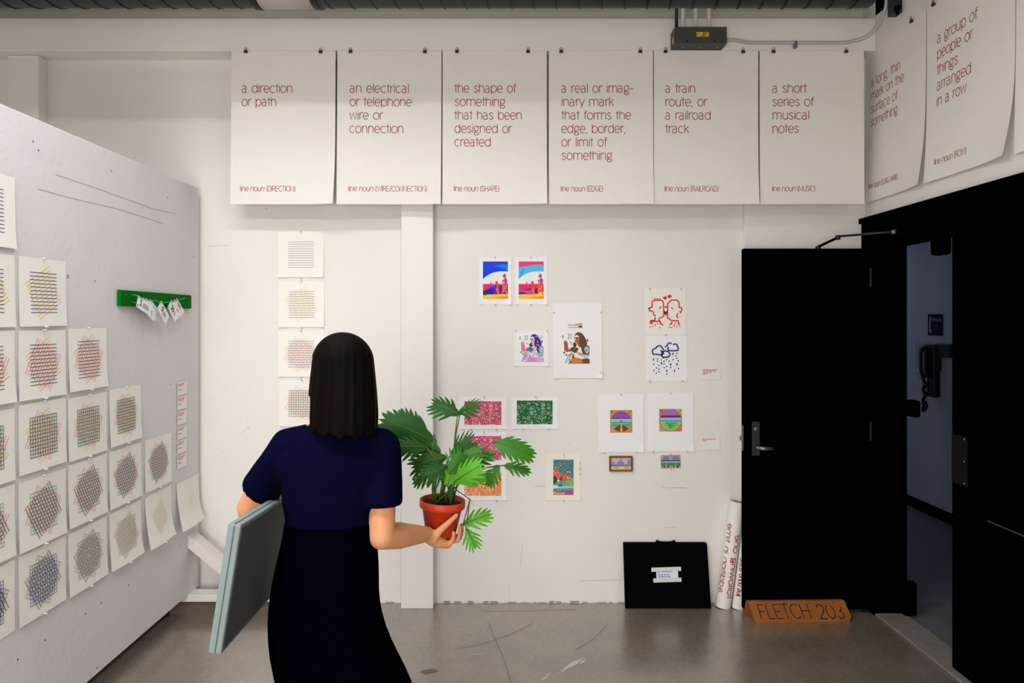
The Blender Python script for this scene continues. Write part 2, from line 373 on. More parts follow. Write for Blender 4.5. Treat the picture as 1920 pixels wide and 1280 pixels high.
# right-hand doorway: black casing, linings, leaves
mb = MB()
mb.box((RX - .03, yd(DH), 0), (RX - .0005, -.037, 2.215), BLACK)
mb.box((RX - .03, yd(2.2), 2.085), (RX - .0005, yd(DH), 2.215), BLACK)
mb.box((RX - .045, yd(2.2), 2.205), (RX - .0005, -.036, 2.235), BLACK)
mb.box((RX - .03, yd(2.2), 0), (RX - .0005, yd(2.36), 2.085), BLACK)
struct(mb.build('trim_1', bevel=.003))
mb = MB()
mb.box((RX - .0285, yd(DH) - .02, 0), (RX + .16, yd(DH) + .0005, 2.085), BLACK); mb.box((RX + .0005, yd(2.36), 2.065), (RX + .16, yd(DH) - .02, 2.0895), BLACK)
mb.box((RX + .0005, yd(2.31), 0), (RX + .16, yd(2.36), 2.065), BLACK)
fr = struct(mb.build('trim_2', bevel=.002))
def fpart(name, p, q, m, bevel=.004):
    mb = MB(); mb.box(p, q, m); return mb.build(name, fr, ((p[0] + q[0]) / 2, (p[1] + q[1]) / 2, (p[2] + q[2]) / 2), bevel=bevel)
fpart('strike_box', (RX + .16, yd(DH) - .075, 1.112), (RX + .205, yd(DH) - .002, 1.205), BLACK, .01)
fpart('floor_bracket', (RX + .12, yd(DH) - .07, 0.012), (RX + .19, yd(DH) - .021, .20), BLACK, .012)
fpart('closer_bracket', (RX + .06, yd(3.46), 1.975), (RX + .12, yd(3.37), 2.064), BLACK, .015)

dr = bpy.data.objects.new('door_1', None); COL.objects.link(dr)
hx, hy = P(1640, 600, DH).x, yd(DH); dr.location = (hx, hy, 0); struct(dr, 'open black door leaf with steel lever handle against the white wall')
lx = 1.341
mb = MB(); mb.box((lx, hy, .022), (hx, hy + .044, 2.053), BLACK); mb.build('leaf', dr, (hx, hy, 0), bevel=.003)
mb = MB(); c = P(1417, 822, DH)
mb.box((c.x - .022, hy - .004, c.z - .095), (c.x + .022, hy - .0003, c.z + .095), mat('satin_plate', (.022, .021, .021), .5, .2)); mb.lathe([(0, .006), (.011, .006), (.013, 0)], (c.x, hy - .004, c.z + .055), (0, -1, 0), STEEL, 16)
pl = mb.build('lock_plate', dr, c, bevel=.002)
mb = MB(); z = c.z - .046
mb.tube([(c.x, hy - .004, z), (c.x, hy - .045, z)], .009, STEEL, 12); mb.tube([(c.x, hy - .045, z), (c.x + .03, hy - .052, z - .001), (c.x + .075, hy - .05, z - .002)], [.0115, .0115, .010], STEEL, 12)
mb.build('lever_handle', dr, (c.x, hy, z))
mb = MB(); mb.box((lx - .016, hy + .012, c.z - .014), (lx - .0002, hy + .03, c.z + .011), BRASS); mb.box((lx - .0015, hy + .008, c.z - .07), (lx - .0001, hy + .036, c.z + .07), mat('bronze_plate', (.12, .08, .06), .5, .3))
mb.build('latch', dr, (lx, hy, c.z))
for py in (520, 808):
    mb = MB(); q = P(1637, py, DH); mb.box((q.x - .02, hy - .003, q.z - .052), (q.x + .006, hy - .0003, q.z + .052), mat('hinge_plate', (.028, .028, .028), .5, .2)); mb.tube([(q.x + .012, hy - .006, q.z - .052), (q.x + .012, hy - .006, q.z + .052)], .007, BLACK)
    mb.build('hinge', dr, q)
a, b, c2 = P(1537, 460, DH - .01), P(1571, 445, DH - .10), P(1676, 434.5, DH - .32)
mb = MB(); mb.tube([(a.x, a.y + .02, 2.05), (a.x, a.y + .02, 2.066)], .014, DARKSTEEL); mb.tube([Vector((a.x, a.y + .02, 2.063)), b], .0075, BLACK, 8)
mb.tube([b - Vector((0, 0, .012)), b + Vector((0, 0, .012))], .013, DARKSTEEL); mb.tube([b + Vector((0, 0, .006)), c2], .0062, DARKSTEEL, 8); mb.tube([c2 + Vector((0, 0, .01)), c2 - Vector((0, 0, .012))], .012, STEEL)
mb.build('closer_arm', dr, b)

d2 = bpy.data.objects.new('door_2', None); COL.objects.link(d2); d2.location = (RX + .02, yd(2.40), 0); struct(d2, 'closed black door leaf at the right edge of the photo')
mb = MB(); mb.box((RX + .012, yd(2.365), .02), (RX + .056, yd(DF), 2.06), BLACK); mb.build('leaf', d2, d2.location, bevel=.002)
mb = MB(); z0, z1 = CZ - 302 / 398, CZ - 212 / 398
mb.box((RX + .008, yd(3.10), z0), (RX + .0118, yd(DF) - .004, z1), mat('strike_plate', (.006, .006, .006), .6, .0, spec=.1))
for z in (z0 + .012, (z0 + z1) / 2, z1 - .012): mb.lathe([(0, .002), (.004, .0012), (.005, 0)], (RX + .008, yd(3.12), z), (-1, 0, 0), STEEL, 10)
mb.build('strike_plate', d2, (RX, yd(3.16), z0))
mb = MB(); mb.box((RX + .008, yd(2.42), .775), (RX + .0118, yd(2.97), .779), mat('kick_plate_edge', (.16, .16, .16), .4, .8)); mb.box((RX + .0095, yd(2.42), .06), (RX + .0118, yd(2.97), .775), BLACK)
mb.build('kick_plate', d2, (RX, yd(2.7), .06))
mb = MB(); mb.box((RX - .02, yd(2.36), 0.0005), (RX + .15, yd(DH) - .0205, .012), CONC); struct(mb.build('trim_3', bevel=.004))

# hallway beyond the doorway
HX = 3.6
mb = MB(); mb.box((RX + .14, -5.6, -.08), (HX + .1, 5.0, -.001), HALLF); struct(mb.build('floor', origin=(2.9, 0, 0)), 'grey hallway floor')
mb = MB(); mb.box((HX, -5.6, 0), (HX + .1, 5, 2.7), HALLW); struct(mb.build('wall_hall', origin=(HX, 0, 0)))
mb = MB(); mb.box((RX + .145, 5, 0), (HX + .1, 5.1, 2.7), HALLW); struct(mb.build('wall_hall_end', origin=(2.9, 5, 0)))
mb = MB(); mb.box((RX + .145, .125, 0), (RX + .23, 5, 2.7), HALLW); struct(mb.build('wall_hall_near', origin=(2.2, 2, 0)))
mb = MB(); mb.box((RX + .145, -5.6, 2.7), (HX + .1, 5.1, 2.8), CEIL); struct(mb.build('ceiling', origin=(2.9, 0, 2.7)))
mb = MB(); mb.box((HX - .012, -5.6, 0.0005), (HX - .0005, 4.99, .09), BLACK); struct(mb.build('baseboard_hall', origin=(HX, 0, 0)))
def H(px, py): s = (px - VX) / HX; return Vector((HX, CY + FPX / s, CZ + (VY - py) / s))
# phone sign, wall phone, paper notice, small box on the hallway wall
FR_H = FR_RIGHT
NAVY = mat('sign_navy', (.005, .008, .035), .6, spec=.1); SIGNW = mat('sign_pale', (.30, .36, .42), .5)
a, b = H(1741, 589), H(1769, 628)
sh = Sheet((HX, a.y, a.z), FR_H, a.y - b.y, .178, NAVY, gap=.006)
sh.poly([(.025, .03), (.05, .02), (.055, .045), (.042, .06), (.04, .12), (.052, .135), (.045, .158), (.022, .155), (.018, .09)], SIGNW)
sh.text('Phone'.replace('P', 'P'), .068, .062, .022, .005, SIGNW, width=.115)
for k in range(4): sh.rect(.07, .085 + .018 * k, .07 + .09 - .015 * (k % 2), .089 + .018 * k, mat('sign_blue', (.03, .05, .16), .5))
sh.build('phone_sign', 'navy phone sign with pale handset symbol on hallway wall', 'sign')
a = H(1716, 640)
sh = Sheet((HX, a.y, a.z), FR_H, .17, .262, mat('grey_notice_paper', (.52, .54, .58), .8), gap=.004, rot=.02, bulge=lambda u, v: .02 * v ** 6 * (1 - u), nx=4, ny=10)
INKG = mat('faint_grey_ink', (.25, .26, .28), .8)
for k in range(13): sh.rect(.015, .02 + .017 * k, .09 + .05 * random.random(), .025 + .017 * k, INKG)
sh.build('paper_notice', 'typed paper notice taped beside the black hallway phone', 'notice')
PH = mat('black_plastic', (.004, .004, .005), .35)
a = H(1757, 695); ph = thing('wall_phone', a, 'black wall telephone hanging on the hallway wall', 'telephone')
mb = MB(); mb.box((HX - .06, a.y - .05, a.z - .22), (HX - .0005, a.y + .05, a.z + .02), PH); mb.build('phone_base', ph, a, bevel=.012)
mb = MB(); mb.tube([(HX - .075, a.y + .03, a.z + .195), (HX - .095, a.y + .03, a.z + .15), (HX - .095, a.y + .03, a.z - .0), (HX - .075, a.y + .03, a.z - .05)], [.036, .034, .03, .034], PH, 12)
mb.box((HX - .07, a.y - .065, a.z + .0), (HX - .0005, a.y + .065, a.z + .22), PH); mb.build('handset', ph, a, bevel=.01)
mb = MB(); mb.tube([(HX - .07, a.y + .06 + .014 * math.sin(k * .9), a.z - .05 - .013 * k) for k in range(24)], [.012 + .004 * (k % 2) + (.008 if 16 < k < 22 else 0) for k in range(24)], PH, 8); mb.build('coiled_cord', ph, a)
a = H(1767, 644); mb = MB(); mb.box((HX - .05, a.y - .17, a.z - .11), (HX - .0005, a.y, a.z), PH); tag(mb.build('junction_box', None, a, bevel=.005), 'small black box on hallway wall right of the phone', 'box')

# ------------------------------------------------------------------ ceiling services
du = thing('spiral_duct', (0, -.788, 3.292), 'grey spiral ventilation duct running along the top of the end wall', 'duct')
dc, dz, drr = 3.20, 3.292, .165; yc = CY + dc
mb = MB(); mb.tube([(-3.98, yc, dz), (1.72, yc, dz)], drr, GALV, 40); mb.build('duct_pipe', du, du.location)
pts = []; pit = .1075
mb = MB(); n = int((1.72 + 3.98) / pit * 20)
for i in range(n):
    th = 2 * PI * i / 20; pts.append((-3.98 + pit * i / 20, yc - math.cos(th) * (drr + .0015), dz - math.sin(th) * (drr + .0015)))
mb.tube(pts, .0038, SEAM, 5); mb.build('spiral_seam', du, du.location)
mb = MB(); a = P(483, 15, dc - .03).x; b = P(581, 15, dc - .03).x
mb.tube([(a, yc, dz), (b, yc, dz)], drr + .007, mat('duct_wrap', (.42, .38, .36), .7, var=.08), 40); mb.build('pale_wrap', du, du.location)['label'] = 'pale band around the duct'
for q in (a - .02, b + .02): mb = MB(); mb.tube([(q - .014, yc, dz), (q + .014, yc, dz)], drr + .009, SEAM, 40); mb.build('band_clamp', du, du.location)
# black opening in the right wall where the duct leaves
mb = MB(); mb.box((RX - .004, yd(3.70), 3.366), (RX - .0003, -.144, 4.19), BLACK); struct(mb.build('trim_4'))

BOXM = mat('grey_enamel', (.055, .058, .056), .5, spec=.3, var=.1); YEL = mat('yellow_label', (.72, .45, .02), .5); KINK = mat('black_ink', (.01, .01, .01), .6)
a = P(1265, 50, 3.748); b = P(1363, 81.5, 3.748); by = -.143
jb = thing('junction_box', ((a.x + b.x) / 2, by, b.z), 'grey metal junction box with yellow label above the posters', 'box')
mb = MB(); mb.box((a.x, CY + 3.748, b.z), (b.x, by - .0005, a.z), BOXM); mb.build('box_body', jb, jb.location, bevel=.003)
for k, u in enumerate((.2, .55, .86)): mb = MB(); mb.lathe([(0, .0), (.008, .002), (.011, .0015), (.012, 0)], (a.x + (b.x - a.x) * u, by - .045, b.z - .0003), (0, 0, -1), mat('knockout', (.11, .115, .11), .5), 16); mb.build('knockout', jb, jb.location)
for px in (1288, 1340): q = P(px, 77, 3.748); mb = MB(); mb.lathe([(0, .003), (.004, .002), (.005, 0)], (q.x, CY + 3.7478, q.z), (0, -1, 0), SEAM, 10); mb.build('screw', jb, jb.location)
p0, p1 = P(1306, 60, 3.748), P(1329, 69, 3.748)
sh = Sheet((p0.x, CY + 3.748, p0.z), FR_BACK, p1.x - p0.x, p0.z - p1.z, YEL, gap=.0008, nx=1, ny=1)
for (x0, y0, x1, y1) in ((.036, .003, .044, .012), (.047, .003, .058, .009), (.03, .016, .055, .02), (.004, .008, .016, .01), (.004, .013, .012, .015), (.02, .022, .045, .024)): sh.rect(x0, y0, x1, y1, KINK)
sh.mb.build('warning_label', jb, jb.location)['label'] = 'yellow warning label'
mb = MB(); mb.face([(a.x - .0008, CY + 3.765, b.z + .012), (a.x - .0008, CY + 3.80, b.z + .012), (a.x - .0008, CY + 3.80, b.z + .045), (a.x - .0008, CY + 3.765, b.z + .045)][::-1], YEL); mb.build('warning_label', jb, jb.location)['label'] = 'yellow sticker on the side'
for px, m in ((1270, 'd'), (1282, 'w'), (1306, 'w'), (1331, 'w')):
    q = P(px, 60, 3.80); m2 = DARKSTEEL if m == 'd' else TRIMW
    mb = MB(); mb.tube([(q.x, by - .025, a.z - .001), (q.x, by - .025, 4.185)], .011 if m == 'w' else .009, m2, 12)
    tag(mb.build('conduit', None, (q.x, by - .025, a.z)), {1270: 'dark steel conduit rising from left end of the junction box', 1282: 'white painted conduit next to the dark one above junction box', 1306: 'middle white conduit rising from the junction box', 1331: 'rightmost white conduit rising from the junction box'}[px], 'pipe', 'conduits above the junction box')
mb = MB(); q = [P(1362, 75, 3.81), P(1378, 75, 3.81), P(1398, 79, 3.825), P(1420, 80, 3.83), P(1500, 80, 3.83), P(1575, 80, 3.83), P(1598, 77, 3.825), P(1620, 71, 3.80), P(1640, 56, 3.76), P(1655, 32, 3.70), P(1662, 5, 3.66), P(1663, -30, 3.66)]
sp = []
for i in range(len(q) - 1):
    a_, b_, c_, d_ = q[max(i - 1, 0)], q[i], q[i + 1], q[min(i + 2, len(q) - 1)]
    for k in range(5): t = k / 5; sp.append(.5 * (2 * b_ + (c_ - a_) * t + (2 * a_ - 5 * b_ + 4 * c_ - d_) * t * t + (3 * b_ - a_ - 3 * c_ + d_) * t ** 3))
mb.tube(sp + [q[-1]], .0092, mat('grey_conduit', (.50, .50, .49), .45, .2), 12)
cd = tag(mb.build('conduit', None, q[3]), 'long grey conduit bending round the corner above the posters', 'pipe')
mb = MB(); s_ = P(1491, 82, 3.83); mb.box((s_.x - .008, s_.y - .013, s_.z - .024), (s_.x + .008, s_.y + .014, s_.z + .012), STEEL); mb.build('strap', cd, s_, bevel=.002)
a = P(1675, 28, 3.62)
st = thing('strut_channel', (RX, a.y, a.z), 'dark vertical strut on the right wall beside the conduit', 'bracket')
mb = MB(); mb.box((RX - .045, a.y - .03, a.z), (RX - .0005, a.y + .03, 4.19), DARKSTEEL); mb.build('channel', st, st.location, bevel=.002)
mb = MB(); mb.lathe([(0, .02), (.012, .02), (.014, 0)], (RX - .03, a.y - .03, a.z + .02), (0, -1, 0), BLACK, 8); mb.tube([(RX - .03, a.y - .035, a.z + .015), (RX - .03, a.y - .035, a.z - .012)], .008, BLACK); mb.build('bolt', st, st.location)

# pendant luminaires (above the frame) that hold the tubes
for i, (lx_, ly_, lz_, ln_, pw_) in enumerate(LAMPS):
    lp = thing('ceiling_lamp', (lx_, ly_, lz_), ('long white reflector lamp hanging nearest the end wall', 'long white reflector lamp hanging above the camera')[i], 'lamp', 'hanging fluorescent lamps')
    mb = MB(); W_, L_ = .12, ln_ / 2 + .06; m = mat('lamp_enamel', (.75, .74, .72), .4)
    mb.box((lx_ - L_, ly_ - W_, lz_ + .02), (lx_ + L_, ly_ + W_, lz_ + .07), m)
    mb.box((lx_ - L_, ly_ - W_ - .008, lz_ - .04), (lx_ + L_, ly_ - W_, lz_ + .05), m); mb.box((lx_ - L_, ly_ + W_, lz_ - .04), (lx_ + L_, ly_ + W_ + .008, lz_ + .05), m)
    mb.build('reflector', lp, lp.location)
    for sx in (-1, 1):
        mb = MB(); mb.tube([(lx_ + sx * ln_ * .4, ly_, lz_ + .07), (lx_ + sx * ln_ * .4, ly_, 4.199)], .008, STEEL, 8); mb.build('rod', lp, lp.location)

# ------------------------------------------------------------------ movable partition on the left
PX = -1.768; PE = yd(3.93)
PANEL = mat('partition_paint', (.70, .69, .70), .7, spec=.25, var=.06, vscale=3, bump=.45, bscale=38)
pt = thing('partition', (PX - .06, -2.0, 0), 'tall white movable partition covered with square line prints', 'partition')
mb = MB(); mb.box((PX - .04, -3.55, .121), (PX, PE, 2.408), PANEL)
SCR = mat('pencil_line', (.30, .29, .28), .8)
def pn(px, py): s = (VX - px) / -PX; return (PX + .0006, CY + FPX / s, CZ + (VY - py) / s)
for q in ([(72, 355), (130, 371), (220, 392), (305, 419)], [(105, 328), (180, 353), (290, 393), (330, 401)]):
    for i in range(3):
        a, b = Vector(pn(*q[i])), Vector(pn(*q[i + 1])); mb.face([a, b, b + Vector((0, 0, .0022)), a + Vector((0, 0, .0022))], SCR)
for px, py in ((62, 265), (72, 282), (209, 321), (314, 370), (362, 480), (127, 516), (127, 520), (336, 1023), (190, 1130), (160, 1150), (84, 1200), (241, 1097), (365, 1095), (33, 1236), (182, 1252), (320, 720), (178, 527)):
    c = Vector(pn(px, py)); r = .004
    mb.face([c + Vector((0, r * math.cos(t), r * math.sin(t))) for t in [k * PI / 3 for k in range(6)]], KINK)
mb.build('panel', pt, pt.location, bevel=.002)
mb = MB(); mb.box((-1.93, -3.55, .0005), (-1.889, PE - .02, .12), mat('dark_plinth', (.03, .028, .027), .7)); mb.build('plinth', pt, pt.location)['label'] = 'dark recessed plinth'
WHW = mat('white_painted_wood', (.74, .70, .68), .6, var=.08, vscale=14, bump=.2)
mb = MB(); mb.box((-1.885, yd(3.80), .082), (-1.30, yd(3.89), .12), WHW); mb.build('foot_rail', pt, pt.location, bevel=.003)
mb = MB(); mb.box((-1.885, yd(3.83), .0005), (-1.30, yd(3.90), .081), mat('raw_brown_wood', (.13, .095, .075), .8, var=.2, vscale=12)); mb.build('foot_block', pt, pt.location)['label'] = 'unpainted brown block under the foot'
mb = MB(); a = Vector((-1.795, yd(3.80), .405)); b = Vector((-1.43, yd(3.80), .122)); dn = (b - a).normalized(); up = Vector((-dn.z, 0, dn.x)); up = up if up.z > 0 else -up
y2 = Vector((0, .085, 0)); h = up * .042
p = [a, b + Vector((-.02, 0, 0)), b + Vector((.05, 0, 0)), a + Vector((.03, 0, .05)), a + Vector((-.0, 0, .03))]
mb.face(p, WHW); mb.face([q + y2 for q in p][::-1], WHW)
for i in range(5): j = (i + 1) % 5; mb.face([p[i], p[i] + y2, p[j] + y2, p[j]], WHW)
mb.build('diagonal_brace', pt, pt.location, bevel=.002)
# ------------------------------------------------------------------ pins and clips (built once, then copied as children)
mb = MB(); CLEAR = mat('clear_plastic_pin', (.62, .60, .56), .25, spec=.6)
mb.lathe([(0, .011), (.0042, .011), (.0042, .0095), (.0024, .008), (.0026, .003), (.0045, .0015), (.0045, 0)], (0, 0, 0), (0, -1, 0), CLEAR, 10)
PIN = mb.build('pushpin'); COL.objects.unlink(PIN)
mb = MB(); CL = mat('clip_black', (.015, .012, .01), .5); CLB = mat('clip_wire', (.16, .12, .08), .4, .7)
mb.pbox((-.010, -.010, -.012), (.020, 0, 0), (0, .009, 0), (0, 0, .010), CL)
mb.tube([(-.007, -.006, -.002), (-.006, -.008, .012), (0, -.009, .016), (.006, -.008, .012), (.007, -.006, -.002)], .0016, CLB, 6)
mb.pbox((-.006, -.009, -.002), (.012, 0, 0), (0, .007, 0), (0, 0, .006), CLB)
CLIP = mb.build('binder_clip'); COL.objects.unlink(CLIP)
def pins(sh, ob, frame, spots, src=PIN):
    for x, y in spots:
        p = sh.at(min(max(x, 0), sh.w), min(max(y, 0), sh.h), .0008)
        p = p + sh.R * (x - min(max(x, 0), sh.w)) + sh.D * (y - min(max(y, 0), sh.h))
        child(src, ob, p - ob.location, RZ[id(frame)])

# ------------------------------------------------------------------ the large definition posters
POSTER = mat('poster_paper', (.83, .805, .775), .75, spec=.2, var=.02, vscale=30, bump=.25, bscale=180)
RED = mat('dark_red_ink', srgb(158, 34, 52), .7)
PW, PHH = .586, .865
def poster(O, frame, lines, foot, label, x_in, widths, fw, rot=0.0, curl=(.0, .02), seed=0, clips=(.08, .5), y1=.236, gap=.004, w=PW):
    f = lambda u, v: .010 * v * v + curl[0] * max(0, v - .55) ** 2 * 5 * (1 - u) ** 3 + curl[1] * max(0, v - .55) ** 2 * 5 * u ** 5 + .0035 * math.sin(u * 5 + seed) * v
    sh = Sheet(O, frame, w, PHH, POSTER, gap=gap, rot=rot, bulge=f, nx=16, ny=24)
    for i, t in enumerate(lines): sh.text(t, x_in, y1 + i * .0757, .0385, .0040, RED, width=widths[i])
    y = .792
    st, tot = strokes('line', track=-.03); n2, t2 = strokes('noun', .22, -.03); n3, t3 = strokes('(' + foot + ')', 0, -.04)
    k = fw / (tot + t2 + t3 + .9); x = x_in - .004
    for q, t_, in ((st, tot + .4), (n2, t2 + .5), (n3, t3)):
        for s_ in q: sh.line([(x + a * k, y - b * .0235) for a, b in s_], .0027, RED)
        x += t_ * k
    o = sh.build('poster', label, 'poster', 'word definition posters'); pins(sh, o, frame, [(c, .002) for c in clips], CLIP)
    return o
BD = 3.845; k = BD / FPX
for i, (x0, lines, foot, tx, wx, fw, rot, curl, cl, lab) in enumerate([
    (434.5, ['a direction', 'or path'], 'DIRECTION', 454, (96, 66), 104, .004, (0, .10), (462, 602), 'large white poster with red text a direction or path, leftmost of the row'),
    (633, ['an electrical', 'or telephone', 'wire or', 'connection'], 'WIRE/CONNECTION', 656, (112, 117, 63, 102), 148, .003, (0, .05), (658, 797), 'large white poster with red text an electrical or telephone wire or connection'),
    (830, ['the shape of', 'something', 'that has been', 'designed or', 'created'], 'SHAPE', 852, (116, 96, 127, 108, 69), 86, .0, (0, .05), (857, 990), 'large white poster with red text the shape of something designed or created'),
    (1029, ['a real or imag-', 'inary mark', 'that forms the', 'edge, border,', 'or limit of', 'something'], 'EDGE', 1052, (136, 99, 131, 121, 86, 96), 80, .0, (0, .02), (1052, 1200), 'large white poster with red text a real or imaginary mark'),
    (1226, ['a train', 'route, or', 'a railroad', 'track'], 'RAILROAD', 1247, (57, 79, 86, 45), 101, .003, (0, .035), (1247, 1392), 'large white poster with red text a train route, below the junction box'),
    (1424, ['a short', 'series of', 'musical', 'notes'], 'MUSIC', 1447, (65, 78, 70, 50), 81, .0, (0, .0), (1449, 1585), 'large white poster with red text a short series of musical notes, in the corner')]):
    O = P(x0, 95.5, BD); O.y = -.1432
    poster(O, FR_BACK, lines, foot, lab, (tx - x0) * k, [a * k for a in wx], fw * k, rot, (curl[0], curl[1] * .45), i, [(c - x0) * k for c in cl])
def RW(d, z): return Vector((RX, yd(d), z))
poster(RW(3.966, 3.188), FR_RIGHT, ['a long, thin', 'mark on the', 'surface of', 'something'], 'LONG MARK', 'white poster with red text a long thin mark, first on the right wall', .075, (.292, .325, .265, .268), .285, .0, (.012, .03), 3, (.055, .47), .212)
poster(RW(3.375, 3.19), FR_RIGHT, ['a group of', 'people or', 'things', 'arranged', 'in a row'], 'ROW', 'white poster with red text a group of people or things arranged in a row', .079, (.285, .255, .158, .25, .22), .235, .0, (.012, .045), 5, (.06, .5), .208)
sh = Sheet(RW(2.783, 3.19), FR_RIGHT, PW, PHH, POSTER, gap=.004, bulge=lambda u, v: .012 * v * v, nx=8, ny=12)
o = sh.build('poster', 'white poster cut by the photo\'s right edge, above the black doorway', 'poster', 'word definition posters'); pins(sh, o, FR_RIGHT, [(.06, .002), (.5, .002)], CLIP)

# ------------------------------------------------------------------ square prints made of coloured line grids
CARD = mat('print_paper', (.86, .845, .80), .7, spec=.2, bump=.1, bscale=150)
CARDW = mat('cool_white_paper', (.86, .86, .875), .7, spec=.2, bump=.1, bscale=150)
BLUE = mat('ink_navy', (.012, .018, .14), .6); STEELB = mat('ink_steel_blue', (.06, .09, .17), .6); YEL2 = mat('ink_yellow', (.85, .50, .02), .6); YEL3 = mat('ink_lemon', (.85, .62, .04), .6)
MAG = mat('ink_magenta', (.75, .04, .22), .6); TEAL = mat('ink_teal', (.02, .16, .13), .6); CYAN = mat('ink_cyan', (.03, .28, .42), .6); LIME = mat('ink_lime', (.42, .62, .22), .6); PURP = mat('ink_purple', (.05, .025, .20), .6); ORNG = mat('ink_orange', (.75, .22, .05), .6)
FADE = [mat('ink_fade_a', (.03, .06, .25), .6), mat('ink_fade_b', (.08, .13, .28), .6), mat('ink_fade_c', (.26, .28, .28), .6), mat('ink_fade_d', (.46, .42, .34), .6), mat('ink_fade_e', (.80, .72, .53), .6), mat('ink_fade_f', (.83, .79, .71), .6)]
FADE2 = [mat('ink_pale_a', (.20, .16, .26), .6), mat('ink_pale_b', (.38, .32, .40), .6), mat('ink_pale_c', (.52, .46, .42), .6), mat('ink_pale_d', (.66, .58, .44), .6), mat('ink_pale_e', (.83, .77, .65), .6), mat('ink_pale_f', (.84, .81, .75), .6)]
def grid(sh, ang, m, wd, n=12, side=.150, c=None):
    cx, cy = c or (sh.w / 2, sh.h * .505); ca, sa = math.cos(ang), math.sin(ang); sh.lay += 1
    for i in range(n):
        t = (i / (n - 1) - .5) * side
        for k in range(3):         # three pieces so that the line follows a bulging sheet
            a, b = (-.5 + k / 3) * side, (-.5 + (k + 1) / 3) * side
            sh.line([(cx + a * ca - t * sa, cy - a * sa - t * ca), (cx + b * ca - t * sa, cy - b * sa - t * ca)], wd, m)
R_ = math.radians
def pattern(sh, kind, fade=0, th=1.0):
    L = .0025 * th
    if kind == 1: grid(sh, 0, STEELB if fade else BLUE, L)
    if kind == 2: grid(sh, R_(28), YEL2 if not fade else YEL3, L); grid(sh, 0, STEELB if fade else BLUE, L)
    if kind == 3: grid(sh, R_(28), YEL2, L); grid(sh, R_(62), MAG, L * .75); grid(sh, 0, BLUE, L)
    if kind == 4: grid(sh, R_(28), YEL3, L); grid(sh, R_(62), MAG, L * .8); grid(sh, 0, TEAL, L); grid(sh, R_(90), TEAL, L)
    if kind == 5: grid(sh, R_(28), YEL3, L * .8); grid(sh, R_(90), LIME, L * .7); grid(sh, R_(62), MAG, L * .8); grid(sh, 0, CYAN, L * .85); grid(sh, R_(118), PURP, L)
    if kind == 6:
        if fade == 5: grid(sh, R_(118), FADE[5], L * .7, 4, .05, (.16, .12)); return
        if fade == 4: grid(sh, R_(28), FADE[4], L * .7, 12, .12); grid(sh, R_(118), FADE[4], L * .7, 12, .12); return
        grid(sh, R_(28), YEL3 if fade < 2 else FADE2[fade], L * .7)
        if fade < 3: grid(sh, R_(62), FADE2[fade], L * .7); grid(sh, R_(152), FADE2[fade], L * .7)
        grid(sh, 0, FADE[fade], L * .8); grid(sh, R_(90), FADE[fade], L * .8); grid(sh, R_(118), FADE[fade], L)
ROWZ = [2.165, 1.884, 1.615, 1.337, 1.060, .787]; COLD = [2.190, 2.474, 2.755, 3.040, 3.340, 3.662]
WHAT = {1: 'of plain navy lines', 2: 'of navy lines crossed by yellow lines', 3: 'of navy, yellow and magenta lines', 4: 'with a green grid over yellow and magenta lines', 5: 'of purple, cyan and pink crossing lines'}
ROWS = {0: (1, 1), 1: (2, 2), 2: (3, 3), 3: (4, 4), 4: (5, 5), 5: (6, 6)}
ORD = ['first', 'second', 'third', 'fourth', 'fifth', 'sixth']
FLAB = ['white print of dark blue lines, bottom partition row, cut by photo edge', 'print of crossing grey-blue grids, bottom partition row, below purple and cyan print', 'print of pale grey crossing grids, third in bottom row of the partition', 'print of very pale tan lines, fourth in bottom row of the partition', 'nearly blank print with faint yellow lines, fifth in bottom partition row', 'nearly blank sheet at the partition\'s far edge, last of the bottom row']
for r in range(6):
    for c in range(r + 1 if r else 1):
        if r == 1 and c > 1: continue
        kind = r + 1
        cb = (.0, .004, .006, .012, .022, .026)[c] if r == 5 else .003 + .003 * random.random()
        f = (lambda cb, s: lambda u, v: cb * v * v + cb * .5 * math.sin(PI * u + s) * v + (cb * max(0, v - .6) ** 2 * 4 * u))(cb, random.random())
        dz = -.01 * (c - 3) if r == 5 and c > 3 else 0.0
        sh = Sheet((PX, yd(COLD[c]), ROWZ[r] + dz + random.uniform(-.004, .004)), FR_PANEL, .266, .257, CARD, gap=.0025, rot=random.uniform(-.008, .008), bulge=f, nx=8, ny=8)
        pattern(sh, kind, c if kind == 6 else 0)
        if r == 0: lab = 'white print of navy lines at photo\'s left edge, topmost on the partition'
        elif r == 5: lab = FLAB[c]
        elif c == 0: lab = 'print %s, cut by photo edge, %s row' % (WHAT[kind], ORD[r])
        else: lab = 'print %s, %s in its partition row' % (WHAT[kind], ORD[c])
        o = sh.build('line_print', lab, 'print', 'square line prints on the partition')
        pins(sh, o, FR_PANEL, [(.133, -.001), (.133, .259)])
# four prints pinned in a column on the end wall
def BW(px, py): p = P(px, py, -CY); p.y = 0; return p
KB = -CY / FPX
for i, (x0, y0) in enumerate(((522, 434), (523, 527.5), (522.5, 620), (524, 712.5))):
    f = lambda u, v: .006 * (2 * u - 1) ** 2 * v ** 3 + .002 * v
    sh = Sheet(BW(x0, y0), FR_BACK, 85 * KB, 86 * KB, CARD, gap=.002, rot=(-.004, -.004, .004, .002)[i], bulge=f, nx=8, ny=8)
    sh.w2 = 0
    pattern(sh, i + 1, 1, .72)
    o = sh.build('line_print', ('white square print of blue lines alone, top of the end wall column', 'white print of blue lines crossed by yellow on the end wall', 'white print of blue, yellow and magenta lines behind the woman\'s forehead', 'white print with green grid partly hidden behind the woman\'s face')[i], 'print', 'square line prints on the end wall')
    pins(sh, o, FR_BACK, [(.132, .0), (.132, .27)])

